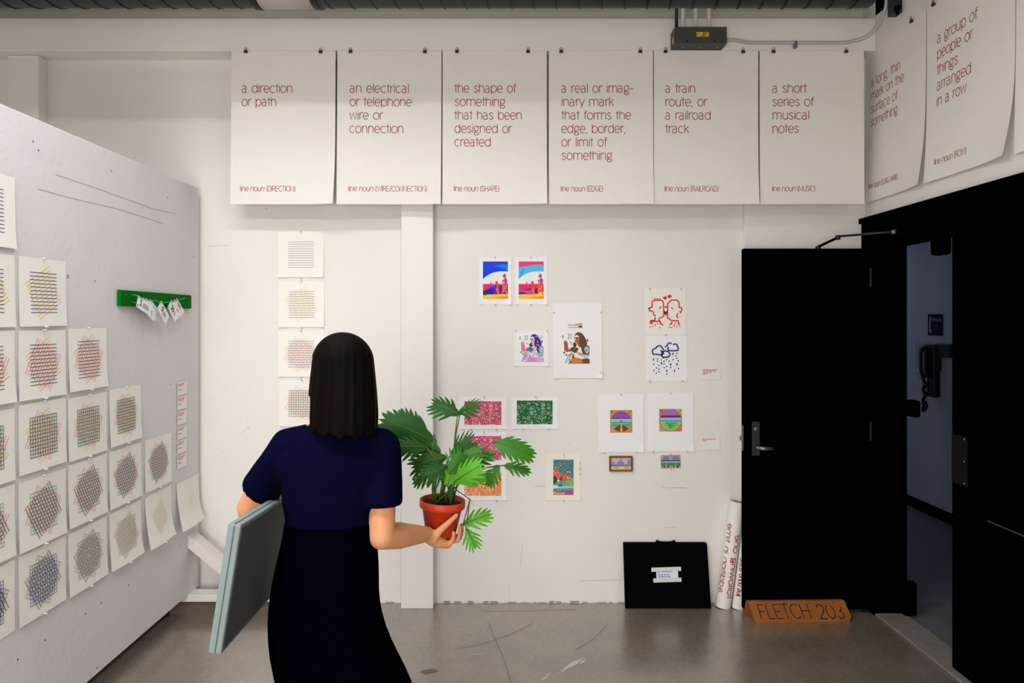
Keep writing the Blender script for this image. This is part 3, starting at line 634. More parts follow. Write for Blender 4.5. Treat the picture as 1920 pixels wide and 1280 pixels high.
# ------------------------------------------------------------------ artworks on the end wall
def ink(r, g, b, nm=None): return mat(nm or 'ink_%d_%d_%d' % (r, g, b), srgb(r, g, b), .65, spec=.2)
def sheet_px(x0, y0, x1, y1, paper=None, rot=0.0, curl=.006, gap=.002, n=6):
    return Sheet(BW(x0, y0), FR_BACK, (x1 - x0) * KB, (y1 - y0) * KB, paper or CARDW, gap=gap, rot=rot, bulge=lambda u, v: curl * (max(0, abs(2 * u - 1) - .62) / .38) ** 2 * (max(0, v - .84) / .16) ** 2, nx=16, ny=16)
def Q(sh, x0, y0, sc, pts): return [((x - x0) * sc, (y - y0) * sc) for x, y in pts]
def clean(sh, pts): return sh.poly(pts[::-1] if area2(pts) < 0 else pts, None)
def area2(p): return sum(p[i][0] * p[(i + 1) % len(p)][1] - p[(i + 1) % len(p)][0] * p[i][1] for i in range(len(p)))
def fill(sh, pts, m):
    """filled outline on the paper; turned so that its face looks off the wall"""
    if area2(pts) > 0: pts = pts[::-1]
    sh.poly(pts, m)
ART = 'art prints pinned to the end wall'
# beach pictures (drawn in a 570 x 850 frame)
def beach(px0, variant, label):
    sh = sheet_px(px0, 481.5, px0 + 60.5, 571, curl=.012); s = 46.8 * KB / 570; ox, oy = 7 * KB, 8.6 * KB
    pol = lambda m, *p: (setattr(sh, 'lay', sh.lay + 1), fill(sh, [(ox + x * s, oy + y * s) for x, y in p], m))
    arc = [(0, 400), (60, 350), (130, 300), (210, 262), (300, 238), (390, 226), (480, 222), (570, 228)]
    if variant == 0:
        pol(ink(8, 70, 235), (0, 0), (570, 0), *arc[::-1]); pol(ink(70, 55, 205), (60, 10), (570, 0), (570, 30), (350, 50), (180, 95), (60, 80)); pol(ink(10, 125, 245), (230, 100), (430, 70), (560, 60), (570, 200), (520, 190), (380, 130))
        pol(ink(225, 50, 120), (0, 512), (570, 512), (570, 700), (0, 700)); pol(ink(80, 45, 190), (150, 600), (300, 540), (440, 545), (570, 500), (570, 745), (0, 755), (0, 690), (80, 650)); pol(ink(30, 25, 150), (60, 650), (200, 625), (560, 640), (560, 655), (200, 650), (250, 745), (0, 755), (0, 690)); pol(ink(25, 70, 70), (0, 720), (80, 700), (110, 740), (60, 775), (0, 760))
    else:
        pol(ink(240, 60, 130), (0, 0), (570, 0), (570, 90), (470, 70), (350, 75), (220, 110), (60, 130), (0, 145)); pol(ink(85, 190, 235), (0, 145), (70, 115), (220, 105), (350, 78), (470, 68), (570, 90), (570, 228), *arc[::-1][1:]); pol(ink(30, 175, 230), (90, 160), (130, 200), (50, 330), (5, 395), (30, 300))
        pol(ink(235, 40, 110), (0, 512), (570, 512), (570, 700), (0, 720)); pol(ink(205, 75, 165), (0, 640), (150, 640), (400, 690), (420, 745), (0, 758)); pol(ink(60, 40, 110), (60, 615), (130, 640), (300, 610), (320, 640), (150, 660)); pol(ink(60, 55, 130), (350, 625), (430, 605), (430, 740), (370, 720)); pol(ink(40, 60, 70), (0, 705), (100, 700), (200, 730), (0, 745))
    pol(ink(250, 205, 20), (0, 775), (300, 750), (570, 745), (570, 850), (0, 850)); pol(ink(245, 150, 30), (200, 835), (350, 810), (570, 790), (570, 850)); pol(ink(90, 90, 130), (165, 508), (180, 460), (192, 460), (190, 508))
    o_ = ink(245, 105, 40); r_ = ink(228, 70, 60); p_ = ink(185, 65, 165)
    pol(o_, (300, 512), (360, 500), (378, 530), (352, 580), (360, 640), (372, 745), (345, 765), (325, 755), (320, 690), (290, 640), (310, 580)); pol(r_, (285, 470), (300, 445), (325, 445), (340, 470), (335, 500), (352, 520), (345, 590), (312, 600), (300, 515), (283, 490))
    pol(o_, (440, 470), (465, 470), (480, 545), (545, 540), (548, 600), (530, 640), (568, 745), (555, 770), (520, 720), (490, 660), (455, 745), (428, 740), (442, 640), (445, 560)); pol(ink(248, 150, 30), (525, 480), (548, 470), (552, 590), (530, 560))
    pol(p_, (480, 400), (510, 370), (545, 395), (555, 450), (530, 540), (505, 570), (490, 520)); pol(r_, (452, 330), (470, 295), (500, 290), (522, 320), (515, 360), (495, 375), (465, 365)); pol(r_, (435, 440), (450, 412), (475, 415), (478, 450), (455, 470)); pol(ink(90, 40, 50), (485, 295), (490, 275), (502, 285), (512, 300), (530, 340), (515, 355), (510, 320))
    o = sh.build('art_print', label, 'print', ART); pins(sh, o, FR_BACK, [(sh.w * .49, .003), (sh.w * .49, sh.h)])
beach(898.5, 0, 'small beach print with deep blue sky, left of the beach pair'); beach(965.5, 1, 'small beach print with pink and turquoise sky, right of the pair')

# seated woman with long hair, in brown on a tall sheet and in mixed colours on a small square one
WOMAN = {
 'hair': [[(372, 560), (395, 518), (430, 502), (478, 515), (512, 550), (540, 600), (562, 660), (560, 700), (520, 720), (515, 760), (522, 815), (500, 830), (480, 780), (470, 730), (440, 690), (440, 640), (446, 600), (435, 560), (412, 542)]],
 'face': [[(400, 600), (440, 600), (452, 650), (465, 720), (448, 735), (425, 700), (398, 660), (376, 640), (380, 620)]],
 'dark': [[(388, 576), (442, 582), (430, 602), (392, 598)], [(366, 580), (380, 576), (384, 596), (370, 600)], [(355, 670), (378, 650), (405, 680), (400, 720), (360, 725)], [(205, 800), (228, 788), (232, 812), (210, 822)], [(235, 820), (262, 835), (262, 858), (245, 850)], [(195, 545), (205, 545), (206, 592), (194, 596)], [(555, 620), (575, 600), (572, 640), (590, 630), (560, 644)], [(300, 655), (335, 655), (336, 664), (302, 664)], [(330, 690), (345, 680), (335, 705)]],
 'hand': [[(216, 640), (235, 625), (268, 650), (275, 700), (280, 745), (300, 770), (285, 795), (250, 800), (220, 770), (218, 700)]],
 'bowl': [[(325, 735), (350, 722), (400, 732), (432, 740), (425, 780), (395, 815), (355, 805), (340, 790), (290, 790), (300, 770)]],
 'table': [[(272, 975), (330, 915), (345, 850), (372, 812), (365, 860), (380, 885), (440, 892), (475, 910), (520, 900), (560, 895), (600, 910), (600, 975)]],
 'light': [[(320, 905), (330, 950), (280, 972), (430, 975), (505, 962), (480, 920), (400, 880)]],
 'arm': [[(520, 720), (560, 700), (598, 720), (596, 830), (560, 880), (520, 870), (480, 860), (470, 830), (520, 818)]],
 'sky': [[(525, 740), (550, 715), (585, 735), (588, 800), (560, 830), (530, 800)], [(275, 840), (330, 800), (345, 830), (300, 920), (235, 975), (225, 950)], [(480, 830), (520, 840), (590, 850), (585, 885), (510, 890)], [(290, 735), (340, 730), (320, 765), (290, 765)]],
 'gold': [[(285, 840), (340, 805), (345, 840), (300, 880)], [(530, 760), (555, 745), (570, 790), (545, 815)], [(400, 800), (470, 815), (480, 850), (440, 850)], [(290, 910), (330, 905), (300, 940)]],
 'frame': [[(275, 528), (292, 528), (290, 545), (276, 545)], [(312, 530), (328, 530), (328, 550), (314, 548)], [(275, 580), (292, 585), (288, 606), (276, 604)], [(312, 578), (328, 575), (326, 600), (316, 598)], [(288, 555), (302, 552), (300, 572), (290, 570)]]}
def woman(sh, off, sc, pal):
    for key, m in pal:
        sh.lay += 1
        for q in WOMAN[key]: fill(sh, [(off[0] + (x - 190) * sc, off[1] + (y - 500) * sc) for x, y in q], m)
br = ink(120, 72, 38); dk = ink(78, 52, 34); orr = ink(196, 96, 40)
sh = sheet_px(1036, 568, 1128.5, 709, rot=-.006, curl=.012, gap=.004)
sc = KB / 8; off = (130 * sc + .004, 435 * sc)
woman(sh, off, sc, [('arm', br), ('sky', ink(165, 210, 225)), ('gold', ink(205, 150, 80)), ('table', br), ('light', ink(205, 130, 55)), ('hand', ink(176, 84, 50)), ('bowl', ink(108, 76, 44)), ('face', orr), ('hair', ink(98, 72, 46)), ('dark', dk), ('frame', ink(90, 90, 85))])
for x0, y0, x1, y1, m in ((290, 375, 300, 382, dk), (400, 376, 445, 384, orr), (445, 374, 502, 388, orr), (292, 392, 445, 402, ink(165, 150, 120)), (445, 404, 502, 432, br), (292, 428, 445, 436, ink(185, 160, 130)), (455, 428, 500, 437, orr)):
    sh.lay += 1; sh.rect((x0 - 60) * sc, (y0 - 65) * sc, (x1 - 60) * sc, (y1 - 65) * sc, m)
o = sh.build('art_print', 'tall white sheet with brown picture of a long-haired woman', 'print', ART); pins(sh, o, FR_BACK, [(.006, .055), (sh.w - .006, .055), (sh.w - .012, sh.h - .035)])
sh = sheet_px(964.5, 619, 1028, 686, rot=-.003, curl=.008); sc = KB / 9.0
woman(sh, (9.5 * KB, 6.8 * KB), sc, [('arm', ink(120, 205, 190)), ('sky', ink(170, 165, 215)), ('gold', ink(240, 185, 150)), ('table', ink(222, 170, 215)), ('light', ink(205, 150, 205)), ('hand', ink(236, 120, 150)), ('bowl', ink(110, 125, 185)), ('face', ink(245, 165, 150)), ('hair', ink(52, 50, 140)), ('dark', ink(40, 70, 120)), ('frame', ink(70, 120, 150))])
random.seed(11); pal = [ink(52, 50, 140), ink(120, 205, 190), ink(245, 165, 150), ink(200, 150, 205), ink(236, 120, 150), ink(245, 240, 245)]
for k_ in range(46):
    sh.lay = 14 + k_ % 3; u, v = random.uniform(14, 52), random.uniform(10, 54)
    if v > 30 or u > 30: fill(sh, [((u + 1.5 * random.uniform(.4, 1.3) * math.cos(t)) * KB, (v + 1.9 * random.uniform(.4, 1.2) * math.sin(t)) * KB) for t in [j * PI / 3 for j in range(6)]], pal[k_ % 6])
o = sh.build('art_print', 'small white square print of a woman in pastel colours', 'print', ART); pins(sh, o, FR_BACK, [(.006, .003), (sh.w - .008, .004)])

# two dotted stencil pictures (drawn at 6.4 units to the pixel from (1100, 520))
def U(sh, x0, y0): return lambda *p: [((x / 6.4 + 1100 - x0) * KB, (y / 6.4 + 520 - y0) * KB) for x, y in p]
REDI = mat('ink_bright_red', srgb(226, 24, 22), .6); NVI = mat('ink_deep_blue', srgb(28, 36, 120), .6)
sh = sheet_px(1208.5, 541, 1286, 627.5, CARD, rot=-.004, curl=.004); u = U(sh, 1208.5, 541); W_ = 15 / 6.4 * KB
for q in ([(800, 275), (900, 275), (918, 300), (922, 380), (922, 460), (905, 475), (870, 490), (860, 520)], [(800, 275), (783, 285), (783, 350), (775, 360)], [(735, 373), (760, 365), (785, 352)], [(752, 360), (748, 390), (765, 408), (790, 400)], [(797, 405), (800, 440), (828, 465)], [(817, 475), (817, 515), (765, 517), (765, 545), (790, 550)], [(765, 530), (880, 526)], [(880, 520), (882, 560), (910, 560)],
          [(815, 268), (822, 250)], [(842, 268), (850, 250)], [(870, 268), (882, 250)], [(1010, 272), (1080, 272), (1107, 300), (1108, 365)], [(1010, 272), (990, 300), (968, 320), (968, 480), (990, 500), (1018, 520)], [(1020, 520), (1095, 520), (1100, 560), (1112, 545)], [(1108, 362), (1135, 365), (1142, 390), (1128, 415), (1108, 410)], [(1095, 430), (1078, 465), (1095, 490)], [(930, 355), (965, 358)], [(930, 400), (945, 440), (965, 400)], [(925, 420), (968, 420)], [(928, 440), (965, 445)], [(1020, 530), (1018, 555), (990, 565)]):
    sh.lay = 1; sh.line(u(*q), W_, REDI)
for q in ([(865, 372), (880, 352), (898, 345), (892, 362), (875, 380)], [(1005, 358), (1025, 362), (1040, 390), (1022, 382)], [(910, 245), (925, 228), (938, 232), (952, 222), (960, 235), (955, 265), (935, 268)], [(970, 232), (975, 210), (990, 212), (1005, 205), (1020, 230), (1000, 248), (978, 250)]): sh.lay = 2; fill(sh, u(*q), REDI)
for x, y in ((755, 545), (755, 590), (785, 590), (817, 572), (848, 555), (878, 603), (910, 570), (775, 555), (988, 600), (1018, 600), (1050, 570), (1065, 550), (1080, 595), (1112, 580), (1048, 585), (1125, 428)): q = u((x, y))[0]; sh.dot(q[0], q[1], W_ * .55, REDI)
o = sh.build('art_print', 'red dotted print of two faces kissing under hearts', 'print', ART); pins(sh, o, FR_BACK, [(.03, .002), (sh.w - .03, .002), (sh.w * .5, sh.h + .001)])
sh = sheet_px(1210.5, 628, 1287.5, 714, CARDW, rot=-.006, curl=.004, gap=.0015); u = U(sh, 1210.5, 628); W_ = 17 / 6.4 * KB
def C(cx, cy, r, a0, a1): return [(cx + r * math.cos(math.radians(a)), cy - r * math.sin(math.radians(a))) for a in range(a0, a1 + (1 if a1 > a0 else -1), 20 if a1 > a0 else -20)]
for q in (C(818, 890, 34, 250, 100) + C(868, 855, 36, 160, 20) + [(925, 870)], [(810, 922), (895, 928)] + C(895, 905, 24, -60, 120), C(870, 0, 0, 0, 20)[:1] * 0 + C(935, 925, 40, 260, 190) + [(900, 900), (940, 880), (975, 890), (1003, 925)], [(905, 958), (975, 958), (1000, 930)], [(938, 838), (965, 815)] + C(995, 812, 26, 170, 20), C(1058, 830, 30, 140, -10) + C(1072, 855, 26, 20, -80) + [(1000, 880)] + C(998, 855, 26, 270, 130)):
    if q: sh.lay = 1; sh.line(u(*q), W_, NVI)
for x, y in ((800, 925), (800, 978), (800, 992), (848, 975), (848, 1008), (895, 990), (895, 1022), (895, 1036), (925, 1006), (925, 1036), (957, 990), (988, 1004), (1004, 1038), (1004, 1052), (1033, 912), (1033, 926), (1033, 988), (1066, 942), (1080, 910), (1080, 970), (1097, 1003), (1080, 1036), (1080, 1050), (802, 1040), (864, 1055), (833, 1085), (864, 1100), (864, 1132), (802, 1117), (833, 1147), (927, 1083), (957, 1068), (957, 1115), (957, 1130), (957, 1160), (1004, 1082), (1050, 1113), (1050, 1127), (1097, 1096)): q = u((x, y))[0]; sh.dot(q[0], q[1], W_ * .52, NVI)
o = sh.build('art_print', 'blue dotted print of clouds and rain below the kissing faces', 'print', ART); pins(sh, o, FR_BACK, [(.02, sh.h), (sh.w - .03, sh.h)])

# speckled colour prints: stippled ink as a procedural material
def speckle(name, cols, white, scale=60, band=None):
    m = mat(name, cols[0], .6, spec=.2); nt = m.node_tree; b = nt.nodes['Principled BSDF']
    uv = nt.nodes.new('ShaderNodeUVMap'); uv.uv_map = 'UVMap'; v = nt.nodes.new('ShaderNodeTexVoronoi'); v.inputs['Scale'].default_value = scale * 5.5
    nz = nt.nodes.new('ShaderNodeTexNoise'); nz.inputs['Scale'].default_value = 22; nz.inputs['Detail'].default_value = 3
    sp = nt.nodes.new('ShaderNodeSeparateColor'); ad = nt.nodes.new('ShaderNodeMath'); ad.operation = 'ADD'; sc_ = nt.nodes.new('ShaderNodeMapRange'); sc_.inputs[1].default_value = .3; sc_.inputs[2].default_value = .7; sc_.inputs[3].default_value = -.22; sc_.inputs[4].default_value = .22
    cr = nt.nodes.new('ShaderNodeValToRGB'); cr.color_ramp.interpolation = 'CONSTANT'
    cl = list(cols) + [(.84, .83, .80)]; ws = [(1 - white) / len(cols)] * len(cols)
    for k_ in range(len(cl) - 2): cr.color_ramp.elements.new(.5)
    pos = 0
    for e, c, w_ in zip(cr.color_ramp.elements, cl, ws + [0]): e.position = pos; e.color = (*c, 1); pos += w_
    nt.links.new(uv.outputs[0], v.inputs['Vector']); nt.links.new(uv.outputs[0], nz.inputs['Vector']); nt.links.new(v.outputs['Color'], sp.inputs[0]); nt.links.new(nz.outputs['Fac'], sc_.inputs[0])
    nt.links.new(sp.outputs[0], ad.inputs[0]); nt.links.new(sc_.outputs[0], ad.inputs[1]); nt.links.new(ad.outputs[0], cr.inputs[0]); nt.links.new(cr.outputs[0], b.inputs['Base Color'])
    return m
SP = [('speckle_coral', [srgb(70, 50, 120), srgb(214, 66, 90), srgb(226, 84, 84), srgb(232, 120, 90), srgb(205, 60, 120)], .13), ('speckle_green', [srgb(14, 82, 46), srgb(20, 108, 58), srgb(28, 122, 66), srgb(20, 96, 52)], .13), ('speckle_pink', [srgb(170, 70, 80), srgb(214, 60, 100), srgb(232, 40, 140), srgb(240, 40, 160), srgb(226, 70, 90)], .17), ('speckle_orange', [srgb(235, 120, 30), srgb(240, 130, 40), srgb(222, 110, 40), srgb(245, 150, 60)], .24)]
for (x0, y0, x1, y1, ax0, ay0, ax1, ay1), (nm, cols, wh), lab in zip(((861, 743.5, 950, 804.5, 871, 752, 940, 796), (959, 743.5, 1046.5, 804, 969, 750.5, 1036, 795), (861, 809, 950, 871, 871, 817, 940, 862), (861, 876, 950, 937.5, 871, 885, 940, 929)), SP, ('print of coral and purple speckles beside the plant\'s top leaf', 'print of dense green speckles, beside the coral one', 'print of hot pink speckles behind the plant\'s right leaves', 'print of orange speckles, lowest of the three behind the plant')):
    sh = sheet_px(x0, y0, x1, y1, curl=.004); sh.rect((ax0 - x0) * KB, (ay0 - y0) * KB, (ax1 - x0) * KB, (ay1 - y0) * KB, speckle(nm, cols, wh), True)
    o = sh.build('speckle_print', lab, 'print', ART); pins(sh, o, FR_BACK, [(sh.w * .52, .001), (sh.w * .25, sh.h), (sh.w * .78, sh.h)])
# landscape on a cream sheet
sh = sheet_px(1023.5, 850, 1089, 937.5, mat('cream_paper', (.86, .82, .73), .75), rot=.004, curl=.004)
lx0, ly0, lw, lh = 14 * KB, 11 * KB, 38 * KB, 66 * KB
def land(m, *p): sh.lay += 1; fill(sh, [(lx0 + lw * a, ly0 + lh * b) for a, b in p], m)
def landuv(m, *p):
    sh.lay += 1; p = [(lx0 + lw * a, ly0 + lh * b) for a, b in p]; p = p[::-1] if area2(p) > 0 else p; sh.poly(p, m, True)
landuv(speckle('sky_strokes', [srgb(60, 130, 130), srgb(70, 150, 145), srgb(50, 110, 120), srgb(140, 120, 130)], .0, 30), (0, 0), (1, 0), (1, .52), (0, .42))
landuv(speckle('tree_strokes', [srgb(230, 110, 70), srgb(225, 80, 60), srgb(190, 110, 100)], .0, 30), (0, .38), (.1, .26), (.16, .16), (.22, .3), (.32, .38), (.6, .40), (.78, .46), (.8, .52), (1, .5), (1, .56), (.6, .6), (.4, .62), (0, .5))
land(ink(95, 65, 110), (.3, .56), (.4, .46), (.46, .6), (.36, .64)); land(ink(30, 75, 60), (0, .48), (.1, .46), (.2, .55), (.18, .68), (0, .74))
landuv(speckle('field_strokes', [srgb(120, 190, 120), srgb(90, 165, 120), srgb(160, 205, 110), srgb(70, 140, 110)], .03, 30), (.2, .62), (.6, .6), (1, .54), (1, .76), (.3, .77), (0, .72)); land(ink(30, 120, 205), (.25, .7), (.46, .69), (.48, .76), (.26, .77))
land(ink(235, 190, 180), (0, .79), (.5, .76), (1, .755), (1, .79), (.4, .81)); landuv(speckle('river_strokes', [srgb(50, 150, 160), srgb(90, 195, 200), srgb(60, 130, 170)], .03, 30), (0, .82), (.5, .81), (1, .79), (1, .86), (.4, .9), (0, .92)); land(ink(120, 80, 140), (0, .92), (.4, .89), (1, .86), (1, .89), (.4, .93)); land(ink(235, 140, 70), (0, .94), (.5, .92), (.55, 1), (0, 1)); land(ink(190, 70, 150), (.55, .93), (1, .88), (1, 1), (.55, 1))
o = sh.build('art_print', 'small cream print of an orange and teal landscape', 'print', ART); pins(sh, o, FR_BACK, [(sh.w * .5, .003), (sh.w * .5, sh.h - .001), (sh.w - .008, .05), (sh.w - .008, .085), (sh.w - .008, .115)])

# two tall sheets with a circular landscape in a square
def seg(cx, cy, r, y0, y1, wob=0.0):
    """the slice of a circle between two heights"""
    y0, y1 = max(y0, cy - r), min(y1, cy + r); n = 10; L = []; Rr = []
    for i in range(n + 1):
        y = y0 + (y1 - y0) * i / n; h_ = math.sqrt(max(0, r * r - (y - cy) ** 2)); L.append((cx - h_, y)); Rr.append((cx + h_, y))
    return L + Rr[::-1]
def mandala(px0, py0, px1, py1, sq, v, lab):
    sh = sheet_px(px0, py0, px1, py1, rot=-.006, curl=.008, gap=.003)
    x0, y0, x1, y1 = [(a - b) * KB for a, b in zip(sq, (px0, py0, px0, py0))]; cx, cy, r = (x0 + x1) / 2, (y0 + y1) / 2, (x1 - x0) * .46; s = y1 - y0
    def f(p, c): sh.lay += 1; fill(sh, p, ink(*c))
    f([(x0, y0), (x1, y0), (x1, y1), (x0, y1)], (206, 140, 84) if v == 0 else (200, 118, 92))
    f([(x0, y1 - .3 * s), (x0 + .3 * s, y1), (x0, y1)], (205, 150, 130)); f([(x1 - .3 * s, y0), (x1, y0), (x1, y0 + .3 * s)], (206, 146, 100) if v == 0 else (190, 190, 90))
    f([(x0 + .02 * s, y0 + .06 * s), (x0 + .06 * s, y0 + .02 * s), (x0 + .2 * s, y0 + .17 * s)], (150, 90, 60)); f([(x1 - .02 * s, y0 + .06 * s), (x1 - .06 * s, y0 + .02 * s), (x1 - .2 * s, y0 + .17 * s)], (150, 90, 60))
    f(seg(cx, cy, r, cy - r, y0 + .37 * s), (152, 78, 172) if v == 0 else (166, 112, 190)); f(seg(cx, cy, r, y0 + (.35 if v == 0 else .29) * s, y0 + .385 * s), (92, 30, 100) if v == 0 else (128, 24, 92))
    f(seg(cx, cy, r, y0 + .385 * s, y0 + .55 * s), (140, 200, 226)); f(seg(cx, cy, r, y0 + .55 * s, y1), (120, 200, 110) if v == 0 else (150, 215, 90))
    if v == 0:
        f(seg(cx, cy, r, y0 + .535 * s, y0 + .56 * s), (90, 50, 110)); f(seg(cx, cy, r, y0 + .62 * s, y0 + .72 * s), (70, 175, 130)); f([(cx, y0 + .62 * s)] + [q for q in seg(cx, cy, r, y0 + .80 * s, y1)], (130, 62, 44))
        f([(cx - .02 * s, y0 + .6 * s), (cx + .02 * s, y0 + .6 * s), (cx + .05 * s, cy + r * .98), (cx - .04 * s, cy + r * .98)], (215, 200, 90)); f([(cx - .03 * s, y0 + .54 * s), (cx - .05 * s, y0 + .45 * s), (cx, y0 + .48 * s), (cx + .05 * s, y0 + .44 * s), (cx + .03 * s, y0 + .54 * s)], (180, 80, 70))
    else:
        f(seg(cx, cy, r, y0 + .50 * s, y0 + .57 * s), (100, 150, 200)); f([(cx - .25 * s, y0 + .6 * s), (cx + .25 * s, y0 + .6 * s), (cx + .12 * s, y0 + .72 * s), (cx, cy + r * .9), (cx - .12 * s, y0 + .72 * s)], (70, 180, 120))
        for a in range(-60, 61, 15):
            dx, dy = math.sin(math.radians(a)), math.cos(math.radians(a)); sh.lay += 1; sh.line([(cx + dx * .22 * s, cy + dy * .18 * s), (cx + dx * r * .9, cy + dy * r * .88)], .0022, ink(30, 110, 80))
    o = sh.build('art_print', lab, 'print', ART); pins(sh, o, FR_BACK, [(sh.w * .5, .002), (sh.w * .12, sh.h), (sh.w * .84, sh.h - .001)])
mandala(1121.5, 738.5, 1206, 848, (1143.5, 768.5, 1185, 811), 0, 'tall white sheet with round purple and green field scene, left one'); mandala(1213.5, 736.5, 1300, 846, (1235.5, 766.5, 1278, 808.5), 1, 'tall white sheet with round scene of green rays, right one')
# framed little picture
a, b = BW(1142, 854), BW(1185.5, 882.5); fp = thing('framed_picture', ((a.x + b.x) / 2, 0, b.z), 'tiny brown framed picture below the left round scene', 'picture')
WOODF = mat('brown_frame', srgb(108, 62, 32), .5, var=.15, vscale=40); t = 3 * KB; mb = MB()
for p, q in (((a.x, b.z), (b.x, b.z + t)), ((a.x, a.z - t), (b.x, a.z)), ((a.x, b.z + t), (a.x + t, a.z - t)), ((b.x - t, b.z + t), (b.x, a.z - t))): mb.box((p[0], -.016, p[1]), (q[0], -.0005, q[1]), WOODF)
mb.build('frame', fp, fp.location, bevel=.001)
sh = Sheet((a.x + t, 0, a.z - t), FR_BACK, b.x - a.x - 2 * t, a.z - b.z - 2 * t, mat('pink_sky_ink', srgb(226, 178, 180), .6), gap=.008, nx=2, ny=2); w_, h_ = sh.w, sh.h
def fr_(c, *p): sh.lay += 1; fill(sh, [(w_ * x, h_ * y) for x, y in p], ink(*c))
fr_((225, 205, 130), (0, .62), (1, .62), (1, 1), (0, 1)); fr_((60, 130, 190), (0, .58), (1, .58), (1, .72), (0, .72)); fr_((130, 140, 195), (.26, .62), (.32, .35), (.48, .25), (.64, .35), (.7, .62)); fr_((130, 150, 200), (0, .6), (.04, .35), (.16, .32), (.24, .6)); fr_((135, 145, 195), (.78, .62), (.84, .2), (1, .1), (1, .62)); fr_((70, 130, 120), (.46, .3), (.5, .02), (.53, .3)); fr_((235, 145, 80), (.06, .88), (.2, .76), (.4, .8), (.38, .94)); fr_((235, 145, 80), (.6, .9), (.75, .76), (.92, .82), (.9, .95))
sh.mb.build('picture', fp, fp.location)
sh = sheet_px(1236.5, 851, 1277.5, 879.5, rot=-.01, curl=.0); w_, h_ = sh.w, sh.h
fr_((178, 172, 120), (.04, .06), (.96, .04), (.97, .94), (.04, .96)); fr_((150, 120, 185), (.08, .45), (.2, .12), (.4, .12), (.48, .45)); fr_((150, 120, 185), (.54, .45), (.62, .12), (.84, .12), (.94, .45)); fr_((84, 40, 110), (.06, .4), (.95, .4), (.95, .47), (.06, .47)); fr_((150, 200, 220), (.06, .47), (.95, .47), (.95, .57), (.06, .57)); fr_((60, 140, 120), (.06, .56), (.95, .56), (.95, .76), (.06, .76)); fr_((130, 40, 50), (.12, .76), (.46, .76), (.36, .92), (.22, .92)); fr_((130, 40, 50), (.58, .76), (.9, .76), (.82, .92), (.68, .92)); fr_((215, 195, 70), (.3, .6), (.34, .9), (.24, .9)); fr_((215, 195, 70), (.72, .6), (.78, .9), (.68, .9))
o = sh.build('art_print', 'tiny unframed print with two round scenes, below the right sheet', 'print', ART); pins(sh, o, FR_BACK, [(w_ * .5, .001), (w_ * .5, h_)])

# label cards
REDT = mat('label_red_ink', srgb(200, 70, 84), .7)
def squig(sh, x, y, w, m, h=.003):
    """a run of tiny unreadable print"""
    while w > .004:
        k_ = min(w, random.uniform(.006, .02)); sh.rect(x, y, x + k_, y + h, m); x += k_ + .003; w -= k_ + .003
LABC = mat('label_card', (.84, .81, .80), .6)
for (x0, y0, x1, y1, ls), lab in zip(((1315.5, 690, 1351, 711.5, (28, 27, 16, 8)), (1315, 820, 1349.5, 843.5, (24, 8))), ('white label card with four lines of red print, near the door', 'white label card with two lines of red print, near the door')):
    sh = sheet_px(x0, y0, x1, y1, LABC, rot=-.01, curl=.0, gap=.004)
    for k_, l in enumerate(ls): squig(sh, .005, .007 + .0085 * k_, l * KB, REDT, .004)
    sh.build('label_card', lab, 'label', 'label cards on the end wall')
tops = (1.312, 1.235, 1.155, 1.075, .998, .918)
for i, z in enumerate(tops):
    sh = Sheet((PX, yd(3.668) , z), FR_PANEL, .108, .069, LABC, gap=.004, rot=(-.01, .0, .02, -.01, .01, .02)[i], nx=1, ny=1)
    for k_, l in enumerate((.075, .06, 0, .045)):
        if l: squig(sh, .008, .008 + .010 * k_, l, REDT, .004)
    sh.build('label_card', 'small white label card with red print, %s in the partition column of six' % ('topmost', 'second from top', 'third from top', 'fourth from top', 'fifth from top', 'lowest')[i], 'label', 'label cards on the partition')

# green board with numbered tags
GRN = mat('green_board_paint', srgb(4, 104, 16), .7, spec=.05, var=.15, vscale=20); CORD = mat('green_cord', srgb(40, 176, 48), .5); TAGM = mat('white_tag_card', (.86, .87, .89), .5); TXT = mat('grey_print', (.33, .33, .34), .6)
gb = thing('tag_board', (PX, yd(3.45), 1.715), 'narrow green board holding numbered white tags on the partition', 'board')
mb = MB(); mb.box((PX + .0005, yd(3.104), 1.714), (PX + .018, yd(3.803), 1.788), GRN); mb.build('board', gb, gb.location, bevel=.0015)
def G3(px, py, up=0.0): s = (VX - px) / -PX; return Vector((PX + up, CY + FPX / s, CZ + (VY - py) / s))
TG = [  # number, top-left corner px, axis angle (degrees clockwise), gap, length
 ('32', (332, 558.5), 44, .026, .100), ('', (327.5, 560.5), 46, .034, .098), ('16', (321.5, 562), 47, .042, .104), ('9', (302.5, 563.3), 47, .050, .108),
 ('', (281.5, 560), 34, .024, .124), ('', (274.5, 558.5), 33, .031, .124), ('', (269.5, 557), 32, .038, .126), ('1', (259.3, 553.7), 20, .052, .128)]
labs = ['white tag numbered 32, right end of the green board', 'white tag half hidden between tags 16 and 32 on green board', 'white tag numbered 16 hanging from the green board', 'white tag numbered 9, in the middle of the green board', 'white tag at the back of the stack behind tag 1', 'white tag second from the back behind tag 1', 'white tag directly behind tag 1 on green board', 'white tag numbered 1, left end of the green board']
holes = []
